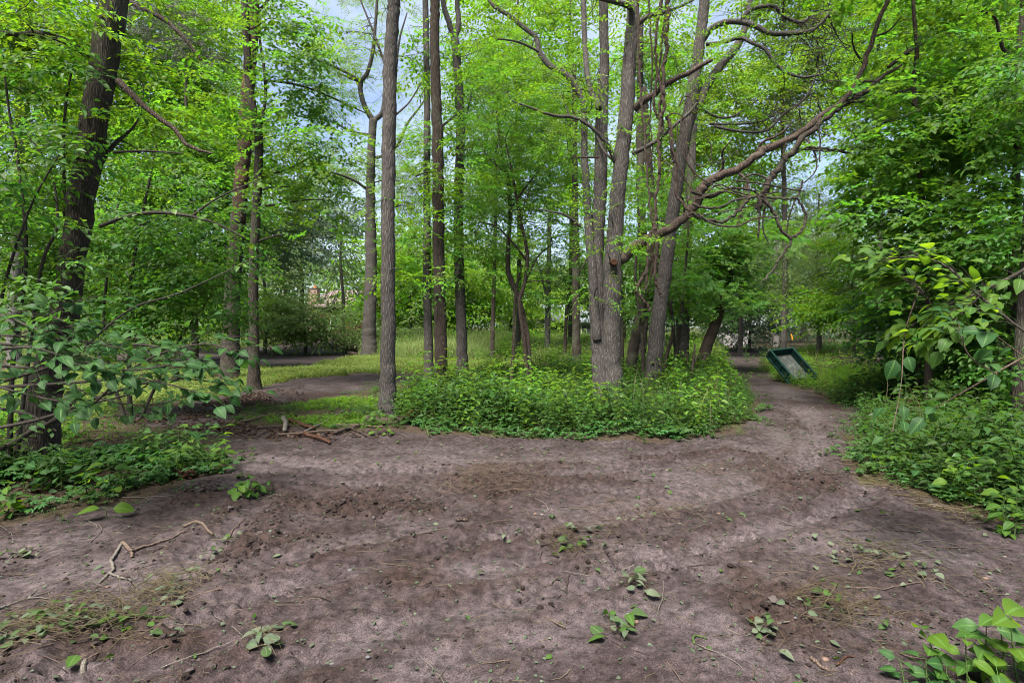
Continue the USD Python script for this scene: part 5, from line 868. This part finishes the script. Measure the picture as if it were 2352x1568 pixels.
c = at(716, 677, 55); x0, x1 = c[0] + .5, c[0] + 8
part(t, 'wall', bar([x0, 55.4, 0], [x1 - x0, 0, 0], [0, 7, 0], [0, 0, 3.5]), REDWALL)
rf = str(part(t, 'roof', gable(x0, x1, 55.4, 62.4, 3.55, 5.3), ROOF).GetPath())
ch = str(part(rf, 'chimney', bar([c[0] - .45, 55.2, 0], [.9, 0, 0], [0, .9, 0], [0, 0, 5.2]), BRICK).GetPath())
part(rf, 'chimney_cap', bar([c[0] - .5, 55.15, 5.2], [1.0, 0, 0], [0, 1.0, 0], [0, 0, .08]), PLANK)
part(rf, 'chimney_pot', tube(np.array([[c[0] + .1, 55.65, 5.26], [c[0] + .1, 55.65, 5.6]]), [.16, .14], 10), POT)
for k in range(3):
    win = str(part(t, 'window', bar([x0 + 1.2 + 3.4 * k, 55.34, 1.3], [1.3, 0, 0], [0, .05, 0], [0, 0, 1.3]), WHITE).GetPath())
    part(win, 'pane', bar([x0 + 1.28 + 3.4 * k, 55.32, 1.38], [1.14, 0, 0], [0, .04, 0], [0, 0, 1.14]), GLASS)
t = thing('pale_house', 'pale low house with grey roof and white framed windows beyond the tall grass', 'house')
a, b = at(1262, 760, 46), at(1366, 760, 46)
part(t, 'wall', bar([a[0], 46, 0], [b[0] - a[0], 0, 0], [0, 6, 0], [0, 0, 1.95]), BEIGE)
part(t, 'roof', gable(a[0], b[0], 46, 52, 1.98, 3.4), SLATE)
for k in range(3):
    xx = a[0] + .35 + k * 1.12
    win = str(part(t, 'window', bar([xx, 45.94, .75], [.9, 0, 0], [0, .05, 0], [0, 0, .95]), WHITE).GetPath())
    for q in range(2): part(win, 'pane', bar([xx + .06 + q * .41, 45.92, .81], [.37, 0, 0], [0, .04, 0], [0, 0, .83]), GLASS)
t = thing('board_wall', 'tall weathered grey board wall behind the slanting dark trunk', 'wall')
rng = np.random.default_rng(5); a, b = at(1640, 790, 43)[0], at(1722, 790, 43)[0]; n = 15
GREYB = [plain('weathered_board_' + k, c, .9, None, 2) for k, c in (('light', (.24, .225, .225)), ('dull', (.19, .175, .175)), ('dark', (.15, .14, .14)))]
for k in range(n): part(t, 'board', bar([a + (b - a) * k / n, 43 + rng.uniform(0, .03), -.05], [(b - a) / n - .012, 0, 0], [0, .03, 0], [0, 0, 2.5 + rng.uniform(-.05, .05)]), GREYB[rng.integers(3)])
for z in (.5, 1.9): part(t, 'rail', bar([a, 43.07, z], [b - a, 0, 0], [0, .06, 0], [0, 0, .12]), GREYB[2])
t = thing('marker_stake', 'small orange marker strip on a thin stake by the far spruces', 'stake'); m = at(1820, 785, 42)
part(t, 'stake', tube(np.array([[m[0] + .1, 42, -.1], [m[0] + .02, 42, 1.0]]), .015, 6), BARK['dead']); part(t, 'flag', bar([m[0] - .05, 41.97, .55], [.09, 0, 0], [.0, .008, 0], [-.10, 0, .42]), plain('orange_tape', (.75, .28, .01), .5))

def lying(pts, r0, r1, lift=.0, n=None, wob=.0, seed=0, world=False):
    rng = np.random.default_rng(seed); p = np.array([spot(*q) if not world else q for q in pts]); q = smooth_path(np.c_[p, 0 * p[:, 0]], n or max(8, 6 * len(p)))
    q[:, 2] = ground_z(q[:, 0], q[:, 1]); k = np.ones(5) / 5; q[:, 2] = np.convolve(np.pad(q[:, 2], 2, mode='edge'), k, 'valid')
    r = np.linspace(r0, r1, len(q)); q[:, 2] += r * .75 + lift; q += rng.normal(0, wob, q.shape)
    return q, r
def stick(name, label, pts, r0, r1, barkname='stick', forks=(), group=None, seed=0, lift=.004, cat='stick', sides=7):
    q, r = lying(pts, r0, r1, lift, wob=r0 * .18, seed=seed)
    if not forks: return single(name, label, cat, tube(q, r, sides, .14, seed), BARK[barkname], True, group)
    t = thing(name, label, cat, group); part(t, 'stem', tube(q, r, sides, .14, seed), BARK[barkname], True)
    for f in forks:
        q, r = lying(f, r0 * .75, r1 * .6, lift, wob=r0 * .15, seed=seed + 1); part(t, 'fork', tube(q, r, sides, .14, seed + 1), BARK[barkname], True)
    return t
Z9 = lambda *p: [(x * .35, 1019 + y * .35) for x, y in p]
Z11 = lambda *p: [(700 + 84 + x * .35, 1019 + y * .35) for x, y in p]
Z12 = lambda *p: [(1568 + x * .35, 1019 + y * .35) for x, y in p]
stick('forked_stick', 'pale bent forked stick lying on the soil at the left', Z9((805, 660), (735, 760), (745, 815), (715, 840), (655, 910)), .011, .007, 'driedstick', [Z9((715, 840), (780, 880), (865, 918))], seed=1)
stick('root_stick', 'knotty brown root beside the pale forked stick', Z9((800, 665), (860, 705), (880, 690), (1000, 655), (1100, 630), (1210, 595)), .013, .005, 'stick', [Z9((860, 700), (870, 730), (855, 725))], seed=2)
stick('curved_stick', 'short curved brown stick near the cut weeds at the lower left', Z9((1190, 908), (1220, 950), (1155, 1022)), .009, .005, seed=3)
stick('short_stick', 'short thick brown stick on the soil in front of the rotten wood chunk', Z9((1205, 560), (1300, 558), (1395, 585)), .012, .009, seed=4)
stick('branched_twig', 'thin branching pale twig at the far left of the soil', Z9((-40, 1115), (90, 1060), (190, 1020), (335, 980)), .006, .002, 'driedstick', [Z9((190, 1020), (215, 985), (250, 940)), Z9((185, 1025), (260, 1018), (355, 1022))], seed=5)
stick('long_twig', 'long thin twig arched on the soil below the uprooted seedling', Z9((1650, 450), (1540, 530), (1500, 600), (1480, 660), (1415, 740)), .005, .003, seed=6)
stick('green_stalk', 'fresh green stalk lying across the cut weeds', Z9((560, 1250), (700, 1190), (840, 1150), (1115, 1105)), .009, .007, 'stem', seed=7, lift=.03)
stick('wood_chip', 'pale split wood chip at the bottom left of the soil', Z9((545, 1415), (550, 1490)), .014, .010, 'driedstick', seed=8)
stick('bark_piece', 'dark brown bark piece above the wilted leaf heap at the lower right', Z12((450, 1200), (510, 1212), (565, 1215)), .020, .012, 'rotten', seed=9)
stick('curled_stem', 'curled yellow green stem on the soil at the bottom right', Z12((75, 1330), (70, 1290), (95, 1272), (160, 1292)), .006, .004, 'stem', seed=10)
stick('orange_twig', 'orange brown twig at the bottom of the soil near the corner plants', Z12((1010, 1480), (1060, 1455), (1125, 1435)), .005, .003, 'rotten', seed=11)
stick('brown_stick', 'straight brown stick at the bottom of the soil left of the orange brown twig', Z12((840, 1430), (900, 1470), (965, 1500)), .009, .006, seed=12)
stick('long_runner', 'long thin bare runner stretching across the soil on the right', Z12((1060, 950), (1280, 955), (1400, 920), (1700, 910), (1835, 960)), .004, .002, 'stick', [Z12((1090, 770), (1140, 830), (1190, 890), (1290, 950))], seed=13)
stick('flat_chip', 'flat brown wood chip alone near the middle of the soil', Z11((760, 515), (830, 520)), .012, .010, 'dead', seed=14)
stick('pale_log', 'long grey log half hidden in the nettles right of the rotten log', [(1000, 966), (1050, 962), (1110, 966)], .06, .05, 'grey', seed=15, cat='log', sides=10)
stick('rotten_log', 'mossy brown log lying against the foot of the foremost trunk', [(838, 970), (890, 973), (940, 971)], .075, .06, 'dead', seed=16, cat='log', sides=12)
stick('broken_post', 'short pale upright leaning stick end among the litter left of the foremost trunk', [(652, 966), (656, 980), (654, 994)], .04, .03, 'driedstick', seed=17, lift=.04)
for k, (pts, r, lb) in enumerate([([(665, 968), (700, 980), (722, 988)], .035, 'reddish branch lying right of the pale upright stick end'), ([(700, 995), (755, 965), (790, 945)], .018, 'grey pole slanting into the strip of weeds'), ([(560, 970), (620, 958), (655, 952)], .022, 'brown branch at the back of the litter on the left'), ([(590, 985), (680, 978), (740, 972)], .016, 'thin brown branch across the litter strip'), ([(640, 1000), (720, 995), (800, 990)], .016, 'long thin branch along the soil edge'), ([(700, 1000), (730, 1012), (760, 1020)], .03, 'rotten reddish slab at the soil edge below the litter'), ([(770, 1000), (815, 985), (845, 975)], .028, 'dark bent branch touching the mossy brown log'), ([(760, 982), (830, 980), (880, 984)], .02, 'brown pole lying in front of the mossy brown log'), ([(800, 985), (830, 1000), (860, 1008)], .014, 'forked root running out of the litter onto soil'), ([(975, 975), (980, 990), (985, 1003)], .014, 'pale green stalk standing out of the rotten wood heap')]):
    stick('litter_branch', lb, pts, r, r * .6, ('rotten', 'driedstick', 'stick', 'dead', 'stick', 'rotten', 'dead', 'stick', 'vine', 'stem')[k], seed=30 + k, cat='branch', lift=.02)
def chunk(name, label, px, py, size, seed, mats='rotten', slivers=7):
    rng = np.random.default_rng(seed); x, y = spot(px, py); z = float(ground_z(x, y)); t = thing(name, label, 'log')
    m = trimesh.creation.icosphere(3); v = m.vertices.copy(); v *= 1 + .9 * (fbm(v * [1.2, 2.2, 3] + seed, 4, seed)[:, None] - .5); v[:, 2] += .35 * (fbm(v * [4, 4, 1.2] + 3, 2, 4) - .5)
    part(t, 'core', (v * np.array(size) + [x, y, z + size[2] * .55], np.array(m.faces)), BARK[mats], 50)
    for k in range(slivers):
        o = np.array([x + rng.uniform(-1.1, 1.1) * size[0], y - rng.uniform(.2, 1.3) * size[1], 0]); o[2] = ground_z(o[0], o[1]) + rng.uniform(0, size[2] * .8)
        d = unit(np.array([rng.normal(.6, .6), rng.normal(0, .3), rng.normal(.1, .3)])) * size[0] * rng.uniform(.3, .8); s = unit(np.cross(d, [0, .3, 1])) * rng.uniform(.012, .03); h = np.array([0, 0, rng.uniform(.008, .02)])
        part(t, 'splinter', bar(o, d, s, h), BARK[mats])
chunk('rotten_stump_heap', 'red brown crumbling rotten wood heap right of the foremost trunk', 962, 968, (.24, .12, .13), 1, slivers=12)
chunk('rotten_chunk', 'split orange brown rotten wood chunk at the edge of the left undergrowth', 423, 1092, (.13, .06, .055), 2, slivers=10)
single('tree_stump', 'small dark rotten stump against the right side of the leaning trunk', 'stump', tube(np.array([[*spot(124, 1048), -.05], [*spot(124, 1048), .1], [*spot(125, 1046), .22]]), [.085, .08, .06], 14, .25, 3), BARK['dark'], 40)
single('small_stump', 'short dark stump standing alone in the weeds before the tall grass', 'stump', tube(np.array([at(1278, 836, 24), at(1279, 812, 24), at(1279, 798, 24)]), [.08, .075, .07], 10, .15, 4), BARK['dead'], 40)
for k, (pts, r, m_, lb) in enumerate([([(712, 795), (770, 800), (835, 813)], .13, 'dead', 'longest dark log of the far pile left of the forked trunk'), ([(768, 803), (800, 806), (822, 810)], .16, 'rotten', 'orange rotten log on the far pile left of the forked trunk'), ([(735, 800), (790, 809), (815, 815)], .10, 'dark', 'dark log under the orange rotten log'), ([(800, 815), (825, 818), (838, 814)], .11, 'dead', 'short log at the right end of the far pile'), ([(690, 792), (705, 797), (712, 803)], .07, 'driedstick', 'pale snag at the left end of the far pile')]):
    q, r_ = lying([(x, max(y, 795)) for x, y in pts], r, r * .8, .12 if k == 1 else .04, seed=60 + k); single('far_log', lb, 'log', tube(q, r_, 9, .2, k), BARK[m_], True)
rng = np.random.default_rng(8); c = at(1965, 775, 18.5); rows = []
t = thing('brush_pile', 'heap of grey dead branches with a whitish root fan behind the green box', 'brush pile')
for k in range(46):
    o = np.array([c[0] + rng.normal(0, .55), 18.5 + rng.normal(0, .35), .12 + abs(rng.normal(0, .25))]); d = unit(np.array([rng.normal(0, 1), rng.normal(0, .4), rng.normal(.05, .22)])) * rng.uniform(.4, 1.1)
    part(t, 'branch', tube(wander(o - d, o + d, 8, .05, rng), np.linspace(.018, .004, 8) * rng.uniform(.5, 1.3), 5), BARK['dark' if k % 3 else 'dead'])
c = at(1965, 742, 18.3)
for k in range(22):
    a = rng.uniform(-.5, math.pi + .5); d = np.array([math.cos(a), rng.normal(0, .3), math.sin(a) * .7]) * rng.uniform(.25, .75); part(t, 'root', tube(wander(c, c + d, 7, .09, rng), np.linspace(.016, .004, 7), 5), BARK['pale'])

# ------------------------------------------------------------------ what lies on the soil
rng = np.random.default_rng(2024)
def strewn(n, ymin=1180, ymax=1600, power=1.0, lo=1012):
    """Points on the bare soil, thinning towards the back."""
    out = []
    while len(out) < n:
        x, y = rng.uniform(-4.6, 4.8), 1.9 + 7.4 * rng.uniform() ** power
        if DIRT.contains(shapely.Point(x, y)) and abs(x) < y * .98 + .3: out.append((x, y))
    p = np.array(out); return np.c_[p, ground_z(p[:, 0], p[:, 1])]
def flat_leaf(p, size, seed, fn=leaf_big, curl=.3):
    r = np.random.default_rng(seed); v, f, uv = leaf_big(r, r.uniform(.5, .75)); a = r.uniform(0, 6.3); up = unit(np.array([r.normal(0, curl), r.normal(0, curl), 1]))
    v = v.copy(); v[:, 2] += r.uniform(-.3, .5) * (v[:, 0] - .5) ** 2 + r.normal(0, .25) * np.abs(v[:, 1])
    v = (v * size) @ frame(np.array([math.cos(a), math.sin(a), 0.0]), up).T; v[:, 2] -= v[:, 2].min(); return p + v + [0, 0, .004], f, uv
WILT = [veined('torn_leaf_' + k, a, b, .6) for k, a, b in (('grey', (.095, .125, .085), (.07, .12, .04)), ('green', (.05, .095, .034), (.06, .13, .02)), ('pale', (.14, .165, .115), (.09, .12, .05)), ('fresh', (.045, .115, .02), (.08, .2, .014)))]
P = strewn(230, power=1.15)
for k, p in enumerate(P):
    v, f, uv = flat_leaf(p, rng.uniform(.022, .062), k, curl=.45); m = usdkit.mesh(stage, numbered('/World/torn_leaf'), (v, f), WILT[(kk := int(rng.integers(4)))], True, uv)
    tag(m, ('greyish wilted leaf lying loose on the bare soil', 'dull green torn leaf lying loose on the bare soil', 'whitish limp leaf lying loose on the bare soil', 'fresh green torn leaf lying loose on the bare soil')[kk], 'leaf', 'torn green leaves strewn over the bare soil')
P = strewn(70, power=1.0)
STONE = [plain('pebble_' + k, c, .8, None, 40) for k, c in (('grey', (.065, .062, .066)), ('tan', (.10, .062, .045)), ('pink', (.115, .085, .078)))]
ico = trimesh.creation.icosphere(1)
for k, p in enumerate(P):
    v = ico.vertices * (1 + .35 * (noise(ico.vertices * 1.6 + k * 3.1, k)[:, None] - .5)) * rng.uniform(.005, .014) * [1.3, 1, .7]
    m = usdkit.mesh(stage, numbered('/World/pebble'), (v + p + [0, 0, .003], ico.faces), STONE[(kk := int(rng.integers(3)))], True); tag(m, ('small grey pebble on the bare soil', 'small tan pebble on the bare soil', 'small pinkish pebble on the bare soil')[kk], 'pebble', 'pebbles on the bare soil')
P = strewn(200, power=1.2)
for k, p in enumerate(P):
    a = rng.uniform(0, 6.3); L = rng.uniform(.05, .28); d = np.array([math.cos(a), math.sin(a)]) * L; b = np.array([-d[1], d[0]]) * rng.normal(0, .22)
    q, r = lying([p[:2] - d, p[:2] + b, p[:2] + d], rng.uniform(.002, .0048), .0012, .002, 9, .0015, k, True)
    m = usdkit.mesh(stage, numbered('/World/thin_twig'), tube(q, r, 4), BARK[('stick', 'driedstick', 'vine')[(kk := int(rng.integers(3)))]], True); tag(m, ('thin brown twig lying loose on the bare soil', 'thin pale twig lying loose on the bare soil', 'thin reddish rootlet lying loose on the bare soil')[kk], 'twig', 'twigs on the bare soil')
CRUMB = mat('soil_crumb', {"o": ("object_info", {}), "r": ("rgb_ramp", {"ramp": [(0, (.010, .0068, .0057)), (.6, (.022, .0162, .015)), (.92, (.034, .026, .025)), (1, (.055, .044, .042))]}), "p": ("principled_bsdf", {"roughness": .95, "specular_ior_level": .1})}, [("o.random", "r.fac"), ("r.color", "p.base_color")], surface="p.BSDF")
ico0 = trimesh.creation.icosphere(1)
crumbs = [(ico0.vertices * (1 + .9 * (noise(ico0.vertices * 2.1 + s * 5, s)[:, None] - .5)) * [1, .9, .7], ico0.faces) for s in (1, 2, 3)]
def litter(name, label, protos, mats, P, S, seed, lean=.3, pname='piece'):
    g = np.random.default_rng(seed); pi = scatter('/World/' + name, protos, pname, mats, P, upright(len(P), g, lean), S, seed); tag(pi, label, None, None, 'stuff')
n = 60000; x = rng.uniform(-5, 5, n * 2); y = 1.9 + 8.5 * rng.uniform(size=n * 2) ** 1.5; ok = shapely.contains_xy(DIRT, x, y) & (np.abs(x) < y + .4); x, y = x[ok][:n], y[ok][:n]
lo, pa = patches(x, y); keep = rng.uniform(size=len(x)) < (.22 + .78 * lo - .2 * pa) * np.clip(2.2 * (fbm(np.c_[x, y, 0 * x] * 1.1 + 30, 4, 77) - .28), .15, 1); x, y, lo = x[keep], y[keep], lo[keep]
litter('soil_crumbs', 'crumbs and small clods of dark soil', crumbs, CRUMB, np.stack([x, y, ground_z(x, y) + .001], 1), (.0025 + .012 * rng.uniform(size=len(x)) ** 4) * (1 + .9 * lo), 31, pname='clod')
straws = [tube(wander(np.array([-.5, 0, .02]), np.array([.5, 0, .02]), 7, .15, np.random.default_rng(s)) * [1, 1, .5], .014, 3) for s in (1, 2, 3, 4)]
P = strewn(5200, power=1.15); q = np.c_[P[:, :2], 0 * P[:, 0]]; P = P[fbm(q * 1.3 + 7, 3, 3) > .46]
litter('straw_bits', 'fine dry straw and rootlets scattered over the soil', straws, LEAF['straw'], P + [0, 0, .004], rng.uniform(.02, .10, len(P)), 32, .12, 'straw')
bits = [leaf_six(.6, .12, .2), leaf_six(.8, .05, .1), leaf_two(.5, .2)]
P = strewn(5200, power=1.2); litter('leaf_scraps', 'small scraps of pale wilted leaves scattered over the soil', bits, LEAF['wilted'], P + [0, 0, .006], rng.uniform(.008, .030, len(P)), 33, .35, 'scrap')
def edge_litter(name, label, zone, n, mats, protos, smin, smax, seed, pname):
    g = np.random.default_rng(seed); x0, y0, x1, y1 = zone.bounds; p = g.uniform([x0, y0], [x1, y1], (n * 6, 2)); p = p[shapely.contains_xy(zone, p[:, 0], p[:, 1])][:n]; p = p[fbm(np.c_[p, 0 * p[:, 0]] * 1.6, 3, seed) > .42]
    litter(name, label, protos, mats, np.c_[p, ground_z(p[:, 0], p[:, 1]) + .008], g.uniform(smin, smax, len(p)), seed, .35, pname)
BACK = poly([(240, 955), (400, 930), (600, 896), (700, 884), (700, 920), (560, 942), (540, 965), (700, 990), (900, 992), (900, 1004), (700, 1015), (500, 1000), (300, 975)])
edge_litter('brown_litter', 'brown wood chips and dead leaves along the back edge of the soil', BACK, 3000, LEAF['brown'], bits, .025, .07, 41, 'chip')
edge_litter('brown_litter_002', 'coarse reddish wood chips where the curved track meets the soil', poly([(260, 960), (420, 932), (600, 900), (640, 925), (545, 945), (560, 972), (700, 992), (890, 992), (890, 1000), (600, 1005), (380, 985)]), 4200, LEAF['chips'], bits, .03, .085, 45, 'chip')
edge_litter('brown_litter_001', 'brown dead leaves under the left undergrowth', LEFT, 2600, LEAF['brown'], bits, .025, .08, 42, 'dead_leaf')
edge_litter('straw_litter', 'dry straw along the edge of the right hand weeds', poly([(1950, 1000), (2060, 1100), (2250, 1170), (2352, 1195), (2352, 1225), (2200, 1195), (2000, 1120), (1930, 1060)]), 900, LEAF['straw'], straws, .06, .2, 43, 'straw')
edge_litter('track_scraps', 'pale torn leaves along the right hand track', poly([(1690, 985), (1745, 960), (1720, 890), (1650, 830), (1735, 830), (1850, 895), (1975, 962), (1950, 1050)]), 900, LEAF['wilted'], bits, .02, .06, 44, 'scrap')
def heap(name, label, px, py, rx, ry, leaves, straw, seed, high=.05, leafs='wilted', size=.05):
    g = np.random.default_rng(seed); c = spot(px, py); a = rx / F * c[1]; b = (spot(px, py - ry)[1] - spot(px, py + ry)[1]) / 2; t = thing(name, label, 'cut plants')
    def pts(n):
        e = g.normal(0, .45, (n, 2)); p = c + e * [a, b]; z = ground_z(p[:, 0], p[:, 1]) + high * np.exp(-(e ** 2).sum(1)) * g.uniform(.1, 1, n); return np.c_[p, z]
    for k, p in enumerate(pts(leaves)):
        v, f, uv = flat_leaf(p, size * g.uniform(.6, 1.3), seed * 100 + k, curl=.45); part(t, 'leaf', (v, f), WILT[(3, 1, 0, 2, 1, 3, 0)[k % 7]] if leafs == 'fresh' else WILT[(0, 2, 1, 2)[k % 4]], True, uv=uv)
    ms = []
    for p in pts(straw):
        d = np.array([g.normal(0, 1), g.normal(0, .7), g.normal(.0, .12)]) * g.uniform(.025, .12); ms.append(tube(wander(p - d, p + d, 7, .13, g, g.normal(0, .1)), g.uniform(.0008, .0024), 3))
    if ms: part(t, 'straw', join(ms), LEAF['straw'] if leafs != 'dark' else BARK['stick'], True, kind='stuff')
heap('cut_weeds', 'big heap of cut green weeds and straw at the lower left of the soil', 165, 1445, 230, 66, 110, 420, 1, .10, 'fresh', .06)
heap('cut_weeds', 'torn sod of straw and wilted leaves right of the forked stick', 385, 1355, 80, 44, 26, 180, 2, .12, 'wilted', .05)
heap('cut_weeds', 'pale wilted leaves around a green shoot right of the middle of the soil', 1315, 1250, 90, 44, 26, 150, 3, .06, 'fresh', .07)
heap('cut_weeds', 'low dark straw heap in the middle of the soil', 1120, 1112, 130, 44, 10, 420, 4, .13, 'dark', .04)
heap('cut_weeds', 'wilted trailing plant left of the large dark soil patch', 1462, 1340, 46, 46, 14, 24, 5, .05, 'wilted', .07)
heap('cut_weeds', 'torn creeper with green leaves near the bottom of the soil right of the middle', 1425, 1445, 60, 34, 14, 16, 6, .05, 'fresh', .08)
heap('cut_weeds', 'uprooted clump with yellowish bare stems on the lower right soil', 1915, 1400, 110, 56, 24, 200, 7, .13, 'fresh', .05)
heap('cut_weeds', 'small heap of wilted whitish leaves below the bark piece', 1772, 1475, 36, 36, 18, 16, 8, .05, 'wilted', .06)
heap('cut_weeds', 'wilted grey leaves in the lower left of the middle soil', 612, 1490, 46, 44, 16, 20, 9, .04, 'wilted', .07)
heap('cut_weeds', 'scattered wilted leaves along the long thin twig', 500, 1260, 40, 50, 22, 10, 10, .03, 'wilted', .05)
heap('cut_weeds', 'wilted leaves at the left edge of the soil', 50, 1268, 60, 26, 16, 20, 11, .03, 'wilted', .06)
heap('cut_weeds', 'flattened brown stems across the right of the middle soil', 1480, 1180, 230, 34, 14, 330, 12, .05, 'dark', .04)
heap('cut_weeds', 'straw tuft on the far side of the soil right of the middle', 1630, 1082, 44, 16, 6, 60, 13, .07, 'dark', .04)
heap('cut_weeds', 'dead twigs and torn leaves on the soil at the far right', 2020, 1280, 180, 60, 50, 150, 14, .03, 'wilted', .05)
